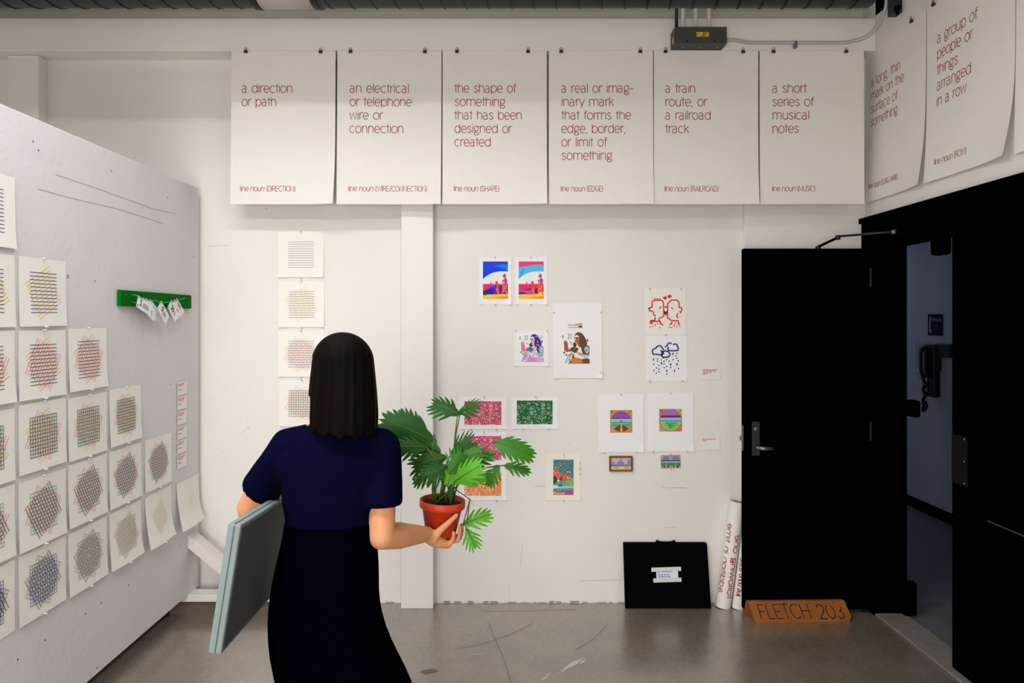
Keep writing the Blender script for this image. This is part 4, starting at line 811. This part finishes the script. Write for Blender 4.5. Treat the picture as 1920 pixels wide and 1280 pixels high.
for (num, (px, py), ang, gap, ln), lab in zip(TG, labs):
    e_ = -PX - gap; d = Vector((PX, CY + FPX * e_ / (VX - px), CZ + (VY - py) * e_ / (VX - px))); r = math.radians(ang); R, D, N = FR_PANEL; wd = .056
    # the tag hangs by its short side: x runs along its length, y across it
    sh = Sheet(d, FR_PANEL, ln, wd, TAGM, gap=gap, rot=r, bulge=lambda u, v: .004 * u, nx=3, ny=2)
    if num: sh.text(num, .022 if num != '9' else .028, .036, .0195, .0052, KINK, width=.0175 * len(num))
    if num != '1' or True:
        for k_ in range(5): sh.rect(.050 + (.0 if len(num) < 2 else .012), .018 + .0048 * k_, ln - .022 - .008 * random.random(), .0205 + .0048 * k_, TXT)
    for hy_ in (.008, wd - .008): sh.dot(.008, hy_, .003, KINK)
    o = sh.mb.build('number_tag', None, sh.at(0, wd / 2)); tag(o, lab, 'tag', 'numbered tags on the green board')
    holes.append((sh.at(.008, .008, .002), sh.at(.008, wd - .008, .002)))
def cord(a, b):
    m_ = (Vector(a) + Vector(b)) / 2 + Vector((.012, 0, .002)); mb = MB(); mb.tube([a, m_, b], .0019, CORD, 6); mb.build('cord', gb, gb.location)
cord(G3(238.5, 552, .018), holes[7][0]); cord(G3(240, 565.5, .018), holes[7][1]); cord(holes[6][0], holes[3][0]); cord(holes[3][0], holes[2][0]); cord(holes[2][0], holes[1][0]); cord(holes[1][0], holes[0][0]); cord(holes[0][0], G3(340.5, 558.5, .018)); cord(holes[7][0] - Vector((.004, 0, 0)), holes[6][0])

# ------------------------------------------------------------------ things on the floor by the door
CASE = mat('black_case_cloth', (.0012, .0012, .0014), .7, spec=.02)
cs = thing('portfolio_case', (.92, -.075, 0), 'black portfolio case with taped address label leaning on the wall', 'case')
bl, brr = P(1173, 1139, 3.905), P(1333.5, 1139, 3.905); bl.z = brr.z = .0008; tl, tr = P(1169.5, 1019.5, 3.955), P(1325.5, 1019.5, 3.955)
ex, ez = brr - bl, tl - bl; th = Vector((0, .028, .003)); tr2 = tr - tl
mb = MB(); p = [bl, brr, tr, tl]; q = [x + th for x in p]
mb.face(p, CASE); mb.face(q[::-1], CASE)
for i in range(4): j = (i + 1) % 4; mb.face([p[i], q[i], q[j], p[j]], CASE)
o = mb.build('case_body', cs, cs.location, bevel=.004)
mb = MB(); mid = (tl + tr) / 2 + th / 2 + Vector((.005, 0, 0)); mb.tube([mid + Vector((-.055, 0, -.002)), mid + Vector((-.052, 0, .012)), mid + Vector((-.03, 0, .006)), mid + Vector((0, 0, .004)), mid + Vector((.03, 0, .006)), mid + Vector((.052, 0, .012)), mid + Vector((.055, 0, -.002))], [.006, .006, .004, .004, .004, .006, .006], CASE, 8); mb.build('handle', cs, cs.location)
n_ = ex.cross(ez).normalized(); n_ = n_ if n_.y < 0 else -n_
FRC = (ex.normalized(), -(ez.normalized()), n_)
def CS(px, py): u = (py - 1019.5) / 119.5; v = (px - 1169.5 - 3.5 * u) / 157; return tl + (bl - tl) * u + tr2 * v
TAPE = mat('white_tape', (.68, .68, .66), .6, var=.08, vscale=80); LABP = mat('address_paper', (.80, .80, .90), .6); INKB = mat('blue_ballpoint', (.05, .05, .28), .6)
sh = Sheet(CS(1230, 1066), FRC, 41 * .00306, 22 * .00306, LABP, gap=.0012, rot=-.02, nx=1, ny=1)
k_ = .00306
for t, x, y, w_ in ((1, 2, 5, 6), (1, 10, 4.5, 19), (1, 2.5, 10, 24), (1, 3, 13.6, 25)): squig(sh, x * k_, y * k_, w_ * k_, INKB, .0042)
sh.mb.build('address_label', cs, cs.location)['label'] = 'white address label with blue writing'
for (x, y, w_) in ((1221, 1063.5, 56), (1224.5, 1083.5, 53)):
    sh = Sheet(CS(x, y), FRC, w_ * k_, 7.5 * k_, TAPE, gap=.0022, rot=-.03, nx=1, ny=1); sh.mb.build('tape', cs, cs.location)['label'] = 'strip of white tape'
# rolled posters
RPAP = mat('rolled_paper', (.80, .775, .74), .75, bump=.1, bscale=120)
def roll(base, top, r, label, texts):
    base, top = Vector(base), Vector(top); ax = (top - base).normalized(); ln = (top - base).length
    a = (Vector((0, -1, 0)) - ax * Vector((0, -1, 0)).dot(ax)).normalized(); b = ax.cross(a)
    o = thing('poster_roll', base, label, 'roll', 'rolled posters beside the door'); mb = MB()
    pr = [(r, 0), (r, ln), (r - .0015, ln), (r - .0015, .002)]; mb.lathe(pr, base, ax, RPAP, 40)
    sp_ = []   # inner turns of the roll seen at its end
    for turn, rr in enumerate((r * .86, r * .72, r * .55)): mb.lathe([(rr, 0.001), (rr, ln - .004), (rr - .001, ln - .004)], base + a * (-.003 * turn), ax, RPAP, 28)
    mt = mb
    for t, ang, h0, xh, wid, mir, m in texts:
        st, tot = strokes(t); kx = wid / tot
        for q in st:
            dense = []
            for (x0, y0), (x1, y1) in zip(q, q[1:]):
                n = max(1, int(math.dist((x0, y0), (x1, y1)) / .25)); dense += [(x0 + (x1 - x0) * i / n, y0 + (y1 - y0) * i / n) for i in range(n)]
            dense.append(q[-1])
            for qd in ribbon([(u * kx, v * xh) for u, v in dense], .0046):
                pts = []
                for u, v in qd:
                    t_ = ang + (v / r) * (1 if mir else -1)
                    pts.append(base + ax * (h0 + u) + (a * math.cos(t_) + b * math.sin(t_)) * (r + .0006))
                mt.face(pts, m)
    mb.build('paper', o, base)
RED2 = mat('dark_red_ink', srgb(158, 34, 52), .7)
roll((1.252, -.052, .001), (1.338, -.050, .606), .0425, 'rolled white poster lettered following one, leaning beside the door', [('following one', -.02, .06, .024, .37, True, RED2), ('addition in time', -1.28, .085, .024, .40, True, RED2)])
roll((1.332, -.0715, .001), (1.407, -.0715, .57), .033, 'smaller paper roll half hidden behind the door edge', [('line noun (STOP', -.25, .075, .019, .22, False, RED2)])
# folded wooden sign
WOODS = mat('sign_plywood', srgb(150, 84, 26), .6, var=.3, vscale=9); MARK = mat('black_marker', (.012, .009, .007), .6)
sg = thing('wooden_sign', (1.62, -.24, 0), 'folded orange plywood sign hand-lettered FLETCH 203 at the door foot', 'sign')
bL, bR = P(1417.5, 1169, 3.712), P(1600, 1164, 3.735); tL, tR = P(1403, 1127, 3.765), P(1583, 1125, 3.785)
bL.z = bR.z = .0008; nn = (bR - bL).cross(tL - bL).normalized(); nn = nn if nn.y < 0 else -nn
c1, c2_ = bR + Vector((-.022, 0, 0)), bR + (tR - bR) * .22
mb = MB(); p = [bL, c1, c2_, tR, tL]; q = [x - nn * .011 + (Vector((0, 0, .002))) for x in p]
mb.face(p, WOODS); mb.face(q[::-1], WOODS)
for i in range(5): j = (i + 1) % 5; mb.face([p[i], q[i], q[j], p[j]], WOODS)
for u in (.18, .36, .62, .88):
    c = tL + (tR - tL) * u + (bL - tL) * .1 + nn * .0006; e1 = (tR - tL).normalized() * .0038; e2 = (bL - tL).normalized() * .0038
    mb.face([c + e1 * math.cos(t) + e2 * math.sin(t) for t in [k * PI / 4 for k in range(8)]], MARK)
FRS = ((bR - bL).normalized(), (bL - tL).normalized(), nn)
sh = Sheet(tL, FRS, (tR - tL).length, (bL - tL).length, WOODS, gap=.0, nx=1, ny=1); sh.mb = mb; hh = sh.h
sh.text('FLETCH', .035, hh * .80, hh * .50, .0052, MARK, width=.290); sh.text('203', .362, hh * .84, hh * .50, .0056, MARK, width=.150)
mb.build('front_board', sg, sg.location, bevel=.001)
mb = MB(); b0, b1 = Vector((tL.x - .008, tL.y + .042, .0008)), Vector((tR.x, tR.y + .042, .0008)); t0, t1 = tL - nn * .012 + Vector((-.004, .0, .001)), tR - nn * .012 + Vector((0, 0, .001))
n2 = (b1 - b0).cross(t0 - b0).normalized(); n2 = n2 if n2.y > 0 else -n2
p = [b0, b1, t1, t0]; q = [x + n2 * .010 for x in p]; mb.face(p, WOODS); mb.face(q[::-1], WOODS)
for i in range(4): j = (i + 1) % 4; mb.face([p[i], q[i], q[j], p[j]], WOODS)
mb.build('rear_board', sg, sg.location)
# ------------------------------------------------------------------ the woman walking past
def blob(name, parts, voxel, smooth, m, parent, extra=None):
    """grow one continuous skin over tapered limbs and ellipsoids"""
    bm = bmesh.new()
    def sph(c, r, mt=None):
        r3 = r if isinstance(r, (tuple, list)) else (r, r, r)
        M = Matrix.Translation(c) @ ((mt or Matrix.Identity(3)).to_4x4()) @ Matrix.Diagonal((*r3, 1))
        bmesh.ops.create_uvsphere(bm, u_segments=20, v_segments=14, radius=1, matrix=M)
    def frus(a, b, ra, rb):
        a, b = Vector(a), Vector(b); t = (b - a); 
        if t.length < 1e-5: return
        z = t.normalized(); x = (Vector((0, 0, 1)) if abs(z.z) < .9 else Vector((1, 0, 0))).cross(z).normalized(); y = z.cross(x); n = 20
        lo = [bm.verts.new(a + (x * math.cos(2 * PI * i / n) + y * math.sin(2 * PI * i / n)) * ra) for i in range(n)]
        hi = [bm.verts.new(b + (x * math.cos(2 * PI * i / n) + y * math.sin(2 * PI * i / n)) * rb) for i in range(n)]
        for i in range(n): bm.faces.new((lo[i], lo[(i + 1) % n], hi[(i + 1) % n], hi[i]))
        bm.faces.new(lo[::-1]); bm.faces.new(hi)
    for p in parts:
        if p[0] == 'chain':
            for i, (c, r) in enumerate(p[1]):
                sph(Vector(c), r)
                if i: frus(p[1][i - 1][0], c, p[1][i - 1][1], r)
        elif p[0] == 'cyl': frus(*p[1:])
        else: sph(Vector(p[1]), p[2], p[3] if len(p) > 3 else None)
    me = bpy.data.meshes.new('tmp'); bm.to_mesh(me); bm.free()
    ob = bpy.data.objects.new('tmp', me); COL.objects.link(ob)
    md = ob.modifiers.new('r', 'REMESH'); md.mode = 'VOXEL'; md.voxel_size = voxel
    if smooth: sm = ob.modifiers.new('s', 'SMOOTH'); sm.factor = .5; sm.iterations = smooth
    dg = bpy.context.evaluated_depsgraph_get(); me2 = bpy.data.meshes.new_from_object(ob.evaluated_get(dg)); bpy.data.objects.remove(ob)
    o0 = Vector(parent.location)
    for v in me2.vertices: v.co = (extra(v.co.copy()) if extra else v.co) - o0
    me2.materials.clear(); me2.materials.append(m); me2.polygons.foreach_set('use_smooth', [True] * len(me2.polygons)); me2.update()
    me2.name = name; ob2 = bpy.data.objects.new(name, me2); COL.objects.link(ob2); ob2.parent = parent
    return ob2
SKIN = mat('warm_skin', (.68, .31, .155), .5, spec=.35, sss=.08, var=.06, vscale=14)
NAVYC = mat('navy_cotton', (.0018, .0018, .015), .9, spec=.02, var=.12, vscale=5, bump=.3, bscale=300)
SKIRTC = mat('black_navy_cloth', (.0006, .0006, .0024), .95, spec=.0, bump=.2, bscale=300)
HAIRM = mat('dark_brown_hair', (.0026, .0014, .0009), .6, spec=.045, var=.4, vscale=30)
base = Vector((-.50, -1.82, 0))
pr = thing('person', base, 'woman in navy short-sleeved top and dark skirt walking away with plant and flat box', 'person')
F = Vector((-.80, .60, 0)).normalized(); SD = Vector((-F.y, F.x, 0)); Hc = Vector((-.522, -1.838, 1.487)); Z = Vector((0, 0, 1))
RM = Matrix((SD, F, Z)).transposed()   # local x = side, y = forward
sL, sR = Vector((-.692, -1.812, 1.245)), Vector((-.398, -1.812, 1.245))
eL = P(468, 950, 2.28); wL = Vector((-.852, -1.60, .82))
eR = P(716, 1005, 2.15); wR = P(800, 1001, 2.36)
potc = P(826, 1003, 2.45)
parts = [('ell', Hc - F * .012 + Z * .03, (.070, .090, .090), RM), ('ell', Hc + F * .028 - Z * .035, (.056, .062, .082), RM), ('ell', Hc + F * .062 - Z * .098, (.026, .022, .020), RM), ('ell', Hc + F * .062 - Z * .02, (.045, .030, .05), RM),
    ('chain', [(Hc + F * .084 + Z * .012, .008), (Hc + F * .108 - Z * .030, .0115)]), ('ell', Hc + F * .092 - Z * .062, (.022, .010, .008), RM), ('ell', Hc + F * .090 - Z * .073, (.019, .010, .008), RM),
    ('ell', Hc + F * .082 + SD * .030 + Z * .012, (.014, .010, .008), RM), ('ell', Hc + F * .082 - SD * .030 + Z * .012, (.014, .010, .008), RM)]
for s in (-1, 1): parts += [('ell', Hc + SD * (.071 * s) - F * .012 - Z * .012, (.010, .022, .032), RM)]
parts += [('chain', [(Hc - F * .015 - Z * .07, .052), (Vector((-.545, -1.816, 1.30)), .056)]),
    ('chain', [(Vector((-.545, -1.816, 1.295)), .055), (sR, .048)]), ('chain', [(Vector((-.545, -1.816, 1.295)), .055), (sL, .048)]),
    ('ell', (-.550, -1.812, 1.165), (.150, .095, .150)), ('ell', (-.558, -1.815, 1.0), (.122, .086, .15)), ('ell', (-.565, -1.82, .87), (.155, .11, .12)), ('ell', (-.52, -1.745, 1.13), (.055, .06, .06)), ('ell', (-.60, -1.745, 1.13), (.055, .06, .06)),
    ('chain', [(sR, .050), (sR.lerp(eR, .5), .046), (eR, .041)]), ('chain', [(eR, .041), (eR.lerp(wR, .35), .043), (eR.lerp(wR, .7), .034), (wR, .026)]),
    ('chain', [(sL, .050), (sL.lerp(eL, .5), .046), (eL, .040)]), ('chain', [(eL, .040), (eL.lerp(wL, .35), .041), (wL, .026)]),
    ('chain', [(Vector((-.635, -1.81, .84)), .082), (Vector((-.585, -1.73, .47)), .052), (Vector((-.578, -1.71, .36)), .052), (Vector((-.56, -1.62, .085)), .034)]),
    ('chain', [(Vector((-.495, -1.82, .84)), .082), (Vector((-.44, -1.87, .47)), .052), (Vector((-.425, -1.90, .36)), .052), (Vector((-.37, -2.0, .13)), .034)]),
    ('chain', [(Vector((-.56, -1.63, .055)), .036), (Vector((-.57, -1.50, .035)), .028)]), ('chain', [(Vector((-.37, -1.995, .10)), .036), (Vector((-.375, -1.88, .040)), .028)])]
# right hand: palm beneath the pot, thumb up its near side, fingers curling round its right side
k0 = Vector((-.226, -1.575, .862))
parts += [('chain', [(wR, .026), (Vector((-.252, -1.605, .884)), .024), (k0, .0175)]), ('chain', [(Vector((-.262, -1.590, .888)), .022), (Vector((-.232, -1.545, .859)), .016), (Vector((-.222, -1.520, .860)), .014)]), ('chain', [(Vector((-.238, -1.60, .876)), .022), (Vector((-.205, -1.585, .860)), .015)])]
for dy, xl, up in ((-.050, .048, .022), (-.024, .060, .030), (.0, .066, .030), (.022, .058, .022)):
    y = potc.y + dy; rr = math.sqrt(max(.061 ** 2 - dy ** 2, .03 ** 2)); xe = potc.x + rr + .012
    parts.append(('chain', [(Vector((-.222, y, .864)), .0115), (Vector((potc.x + rr * .55, y, .8625)), .0098), (Vector((xe - .004, y, .868)), .0092), (Vector((xe + .004, y - .004, .868 + up)), .0082), (Vector((xe + .004, y - .010, .872 + up * 1.6)), .0072)]))
parts.append(('chain', [(Vector((-.250, -1.622, .893)), .0175), (Vector((-.228, -1.624, .922)), .0125), (Vector((-.196, -1.614, .948)), .0105), (Vector((-.172, -1.600, .968)), .0085)]))
# left hand under the box
hb = Vector((-.846, -1.555, .735))
parts += [('chain', [(wL, .025), (hb + Vector((0, 0, .03)), .024), (hb, .018)]), ('chain', [(wL, .025), (hb + Vector((0, .04, .0)), .017)]), ('chain', [(wL, .025), (hb + Vector((0, -.03, .0)), .017)])]
for j, dy in enumerate((-.036, -.013, .010, .032)):
    q = hb + Vector((0, dy + .01, -.01)); parts.append(('chain', [(q, .0105), (q + Vector((.006, 0, -.035)), .0095), (q + Vector((.034, 0, -.050 - .004 * (j % 2))), .0088), (q + Vector((.060, 0, -.046)), .0076)]))
parts.append(('chain', [(hb + Vector((0, -.03, .05)), .015), (hb + Vector((.004, -.062, .03)), .011), (hb + Vector((.008, -.078, .0)), .009)]))
body = blob('body', parts, .0048, 5, SKIN, pr)
# eyes, brows and lips coloured on the same skin
EYEW = mat('eye_white', (.7, .68, .65), .3); IRIS = mat('eye_iris', (.03, .02, .012), .2); LIP = mat('lip', (.42, .12, .10), .5); BROW = mat('brow_hair', (.02, .012, .008), .7)
me = body.data
for m in (EYEW, IRIS, LIP, BROW): me.materials.append(m)
for p in me.polygons:
    c = p.center + base - Hc; f_, s_, z_ = c.dot(F), c.dot(SD), c.z
    if f_ < .07 or abs(z_) > .1: continue
    if ((abs(s_) - .030) / .013) ** 2 + ((z_ - .012) / .006) ** 2 < 1: p.material_index = 2 if abs(abs(s_) - .030) < .005 else 1
    elif (s_ / .021) ** 2 + ((z_ + .067) / .010) ** 2 < 1: p.material_index = 3
    elif abs(abs(s_) - .031) < .017 and abs(z_ - .030 + .15 * abs(abs(s_) - .03)) < .003: p.material_index = 4
# short-sleeved top
def wrinkle(a, sc):
    def f(c):
        n = noise.noise(Vector((c.x * sc, c.y * sc, c.z * sc * .55))) + .5 * noise.noise(Vector((c.x * sc * 2.1, c.y * sc * 2.1, c.z * sc * 1.2)))
        d = Vector((c.x + .553, c.y + 1.815, 0)); return c + (d.normalized() if d.length > 1e-4 else d) * (n * a)
    return f
hR, hL = sR.lerp(eR, .66), sL.lerp(eL, .70)
tp = [('ell', (-.550, -1.814, 1.165), (.166, .112, .17)), ('ell', (-.552, -1.815, 1.10), (.158, .108, .17)), ('ell', (-.555, -1.816, 1.04), (.145, .102, .16)), ('ell', (-.558, -1.816, .99), (.132, .095, .13)), ('ell', (-.52, -1.748, 1.13), (.062, .068, .068)), ('ell', (-.60, -1.748, 1.13), (.062, .068, .068)),
    ('chain', [(Vector((-.545, -1.816, 1.275)), .060), (sR + Vector((.0, 0, .0)), .061)]), ('chain', [(Vector((-.545, -1.816, 1.275)), .060), (sL, .061)]), ('cyl', Vector((-.545, -1.816, 1.28)), Vector((-.542, -1.818, 1.335)), .075, .066),
    ('cyl', sR, hR, .062, .070), ('cyl', sL, hL, .062, .068), ('ell', (-.44, -1.814, 1.19), (.075, .085, .075)), ('ell', (-.655, -1.814, 1.19), (.075, .085, .075))]
sh_ = blob('top', tp, .007, 10, NAVYC, pr, wrinkle(.008, 8)); sh_['label'] = 'navy short-sleeved top'
# skirt
mb = MB(); ringz = [(1.015, -.557, -1.816, .144, .106), (.975, -.559, -1.816, .146, .114), (.94, -.561, -1.817, .150, .121), (.86, -.566, -1.82, .163, .138), (.78, -.574, -1.82, .168, .150), (.70, -.572, -1.82, .174, .165), (.60, -.550, -1.825, .186, .190), (.50, -.505, -1.83, .196, .215), (.40, -.478, -1.83, .205, .240), (.31, -.465, -1.83, .214, .262)]
n = 72; pts = []
for i, (z, cx, cy, hx, hy) in enumerate(ringz):
    amp = max(0, (1.0 - z)) * .030
    for j in range(n):
        t = 2 * PI * j / n; r = 1 + amp * math.sin(9 * t + 1.3 * z * 4) / max(hx, .1) * .6 + amp * .5 * math.sin(17 * t + 2)
        pts.append((cx + hx * r * math.cos(t), cy + hy * r * math.sin(t), z))
m_ = len(pts); inner = [(x + (cx_ - x) * .03, y + (cy_ - y) * .03, z) for (x, y, z), (cx_, cy_) in zip(pts, [(r[1], r[2]) for r in ringz for _ in range(n)])]
fs = []
for i in range(len(ringz) - 1):
    for j in range(n):
        a, b, c, d = i * n + j, i * n + (j + 1) % n, (i + 1) * n + (j + 1) % n, (i + 1) * n + j; fs += [(d, c, b, a), (m_ + a, m_ + b, m_ + c, m_ + d)]
L = (len(ringz) - 1) * n
for j in range(n): fs += [(L + (j + 1) % n, L + j, m_ + L + j, m_ + L + (j + 1) % n), (j, (j + 1) % n, m_ + (j + 1) % n, m_ + j)]
mb.idx(pts + inner, fs, SKIRTC); sk = mb.build('skirt', pr, base, world=base); sk['label'] = 'dark navy skirt'
ss = sk.modifiers.new('sub', 'SUBSURF'); ss.levels = 1; ss.render_levels = 1
# shoes
SHOE = mat('black_shoe', (.008, .008, .009), .5)
for a, b, z in ((Vector((-.56, -1.655, .048)), Vector((-.572, -1.47, .036)), 0), (Vector((-.368, -2.03, .10)), Vector((-.376, -1.85, .038)), 0)):
    blob('shoe', [('chain', [(a, .046), (a.lerp(b, .55), .041), (b, .034)]), ('ell', a.lerp(b, .78), (.046, .07, .030))], .006, 3, SHOE, pr, lambda c: Vector((c.x, c.y, max(c.z, .0015))))
# bobbed hair
mb = MB(); rows = 22; cols = 96; pts = []; hemz = Hc.z - .178
for i in range(rows + 1):
    u = i / rows
    for j in range(cols):
        ph = 2 * PI * j / cols; cf, sf = math.cos(ph), math.sin(ph)          # ph = 0 looks forward
        front = max(0.0, cf) ** 1.5
        if u < .45:
            th = u / .45 * PI / 2; rad = .93 * math.sin(th); z = Hc.z + .028 + .098 * math.cos(th); bw, bf = .100, .112
        else:
            v = (u - .45) / .55; rad = .93 + .115 * math.sin(min(1, v * 1.05) * PI * .5) - .16 * max(0, v - .80); z = Hc.z + .028 - v * (.028 + .182 - .012 * cf); bw, bf = .100, .112
        st = 1 + (.016 * math.sin(23 * ph + 3 * u) + .010 * math.sin(41 * ph + 5 * u) + .02 * noise.noise(Vector((cf * 3, sf * 3, u * 3)))) * min(1, u * 2)
        off = -F * .012
        # parted fringe: the hair stays close to the brow in front
        rf = bf * (1 if cf < 0 else .93)
        p = Hc + off + SD * (bw * rad * st * sf) + F * (rf * rad * st * cf); p.z = z + (.007 * math.sin(13 * ph) + .006 * math.sin(29 * ph)) * (u > .9)
        pts.append(p)
fs = []
for i in range(rows):
    for j in range(cols):
        ph = 2 * PI * (j + .5) / cols; d = abs((ph + PI) % (2 * PI) - PI)
        lim = 0 if i < rows * .40 else (math.radians(58) if i < rows * .7 else math.radians(66))
        if d < lim: continue
        a, b = i * cols + j, i * cols + (j + 1) % cols; fs.append((a, a + cols, b + cols, b))
mb.idx(pts, fs, HAIRM); hr = mb.build('hair', pr, base, world=base); so = hr.modifiers.new('thick', 'SOLIDIFY'); so.thickness = .014; so.offset = -1
hr.modifiers.new('sub', 'SUBSURF').render_levels = 1; hr['label'] = 'dark brown bobbed hair'

# ------------------------------------------------------------------ flat grey box under her left arm
BOXG = mat('grey_green_board', (.21, .265, .265), .6, spec=.3, var=.08, vscale=6); BOXD = mat('shaded_face_and_seam', (.085, .088, .085), .65, spec=.2, var=.12, vscale=4)
nt_, nb_ = P(452, 984, 1.80), P(414, 1228, 1.80); ft = nt_ + (Vector((-.735, CY + 2.25, 1.061)) - nt_) * 1.45; ln_ = ft - nt_; fb = nb_ + ln_
up_ = (nt_ - nb_); nx_ = up_.cross(ln_).normalized(); nx_ = nx_ if nx_.x < 0 else -nx_; th = nx_ * .034
bx = thing('flat_box', (nb_ + fb) / 2, 'flat grey-green box carried upright under the woman\'s left arm', 'box')
mb = MB(); mb.pbox(nb_, ln_, up_, th, BOXG); mb.build('box_body', bx, bx.location, bevel=.004)
e1, e2 = ln_.normalized(), up_.normalized()
mb = MB(); mb.pbox(nb_ + e1 * .012 + e2 * .012 - nx_ * .0015, ln_ - e1 * .024, up_ - e2 * .024, nx_ * .0013, BOXD); mb.build('shaded_face_panel', bx, bx.location)['label'] = 'inner face with shade in its colour'  # thin panel darkens the inner face, its shade put into the colour
mb = MB(); mb.pbox(nb_ - e1 * .0012 + th * .45 + e2 * .004, -e1 * .0008, up_ - e2 * .008, th * .06, BOXD); mb.pbox(nt_ + e2 * .0004 + th * .45, ln_, e2 * .0008, th * .06, BOXD); mb.build('lid_seam', bx, bx.location)

# ------------------------------------------------------------------ potted split-leaf plant in her right hand
POT = mat('terracotta_plastic', (.52, .040, .007), .45, spec=.4); SOIL = mat('potting_soil', (.012, .008, .006), .95, var=.5, vscale=60, bump=.8, bscale=120)
GR = [mat('leaf_deep_green', (.010, .070, .005), .55, spec=.2, var=.25, vscale=12), mat('leaf_green', (.028, .15, .008), .5, spec=.22, var=.22, vscale=12), mat('leaf_bright_green', (.075, .30, .012), .5, spec=.25, var=.2, vscale=12)]
STEM = mat('leaf_stalk', (.06, .12, .02), .5)
ax = Vector((.06, 0, 1)).normalized(); pb = potc + Vector((0, 0, .0012))
pp = thing('potted_plant', pb, 'split-leaf green plant in red-orange pot held by the woman', 'plant')
mb = MB(); mb.lathe([(0, 0), (.050, 0), (.053, .003), (.072, .100), (.080, .1005), (.082, .104), (.082, .126), (.080, .128), (.077, .126), (.072, .104), (.050, .01)], pb, ax, POT, 48); mb.build('pot', pp, pb)
mb = MB(); mb.lathe([(.0735, .110), (.05, .113), (.02, .116), (0, .117)], pb, ax, SOIL, 32); mb.build('soil', pp, pb)
def leaf(b, t, width, nrm, m, lobes=5, droop=.15):
    """a deeply cut leaf: a narrow blade along the midrib and finger-like lobes on both sides"""
    b, t = Vector(b), Vector(t); Lv = t - b; ln = Lv.length; L_ = Lv.normalized(); N_ = (Vector(nrm) - L_ * Vector(nrm).dot(L_)).normalized(); Wv = N_.cross(L_)
    def at(u, w_): return b + L_ * (u * ln) + Wv * (w_ * ln) + N_ * (ln * (-.55 * abs(w_) ** 1.6 - droop * u * u + .06 * math.sin(u * 3)))
    mb = MB()
    hw = lambda u: .075 * math.sin(PI * min(1, u * .93 + .07)) ** .7 + .008
    U_ = [i / 10 for i in range(11)]
    pts = [q for u in U_ for q in (at(u * .9, hw(u)), at(u * .9, 0), at(u * .9, -hw(u)))]; fs = []
    for i in range(10): k = 3 * i; fs += [(k, k + 1, k + 4, k + 3), (k + 1, k + 2, k + 5, k + 4)]
    mb.idx(pts, fs, m); W = width / ln / 2
    for i in range(lobes):
        u0 = (i + .35) / lobes * .84; R = W * (.62 + .5 * math.sin(PI * (i + .7) / lobes)) ; ang = math.radians(62 - 44 * i / lobes + (-95 if i == 0 else 0) * .35)
        for s in (-1, 1):
            du, dw = math.cos(ang), math.sin(ang); wd = .052; pts = []
            for k, q in enumerate((0.0, .3, .6, .85, 1.0)):
                wk = wd * (1.0, 1.15, 1.0, .62, .08)[k]; c0 = u0 + du * R * q + .05 * q * q; c1 = .02 + dw * R * q
                pts += [at(c0 - wk * dw, s * (c1 + wk * du)), at(c0 + wk * dw, s * (c1 - wk * du))]
            mb.idx(pts, [(2 * k, 2 * k + 1, 2 * k + 3, 2 * k + 2) for k in range(4)], m)
    pts = []
    for k, q in enumerate((0, .3, .6, 1.0)): pts += [at(.80 + .26 * q, .075 * (1, .95, .6, .05)[k]), at(.80 + .26 * q, -.075 * (1, .95, .6, .05)[k])]
    mb.idx(pts, [(2 * k, 2 * k + 1, 2 * k + 3, 2 * k + 2) for k in range(3)], m)
    lf = mb.build('leaf', pp, b, world=pb)
    mb = MB(); mb.tube([at(u, 0) + N_ * .0008 for u in (0, .25, .5, .75, .95)], [.0022, .002, .0016, .0011, .0006], STEM, 6); mr = mb.build('midrib', lf, b, world=b)
    return lf
top = pb + ax * .117
LV = [  # base px, tip px, width px, distance, tone, lobes
 ((862, 778), (812, 752), 62, 2.50, 0, 5), ((858, 775), (892, 757), 50, 2.50, 0, 4),
 ((812, 826), (716, 784), 84, 2.44, 0, 6), ((800, 838), (738, 838), 60, 2.40, 0, 5), ((792, 800), (744, 776), 48, 2.50, 0, 5), ((826, 850), (768, 818), 70, 2.50, 1, 5),
 ((838, 856), (774, 872), 72, 2.42, 0, 5), ((846, 850), (884, 826), 62, 2.46, 0, 5), ((838, 872), (804, 892), 60, 2.38, 0, 5), ((852, 866), (902, 846), 66, 2.44, 1, 5), ((842, 888), (868, 852), 70, 2.38, 1, 5), ((850, 905), (896, 872), 60, 2.38, 2, 5), ((838, 912), (850, 872), 56, 2.36, 2, 5),
 ((926, 828), (1000, 850), 58, 2.42, 1, 6), ((945, 872), (992, 882), 34, 2.45, 1, 4), ((936, 872), (914, 912), 40, 2.42, 1, 4), ((856, 900), (926, 892), 36, 2.42, 2, 5),
 ((868, 984), (918, 962), 46, 2.42, 2, 4), ((874, 990), (892, 1026), 44, 2.42, 2, 4), ((820, 885), (770, 905), 44, 2.46, 1, 4), ((880, 868), (926, 850), 40, 2.48, 1, 4)]
random.seed(5)
for (bp, tpx, wpx, d, tone, lob) in LV:
    b = P(*bp, d); t = P(*tpx, d + random.uniform(-.05, .05)); k = d / FPX
    nrm = Vector((random.uniform(-.25, .25), -1.0, random.uniform(.25, .8)))
    leaf(b, t, wpx * k, nrm, GR[tone], lob + 1, random.uniform(.05, .2))
    s0 = top + Vector((random.uniform(-.035, .035), random.uniform(-.03, .03), -.006)); hang = bp[1] > 960
    if hang: mid = top + Vector((.085, -.03, .05)); mids = [top + Vector((.05, -.02, .05)), top + Vector((.10, -.035, .02))]
    else: mids = [s0.lerp(b, .35) + Vector((0, 0, .03)), s0.lerp(b, .7) + Vector((0, 0, .03))]
    mb = MB(); mb.tube([s0] + mids + [b], [.0032, .0028, .0024, .002], STEM, 6); mb.build('stem', pp, s0, world=pb)
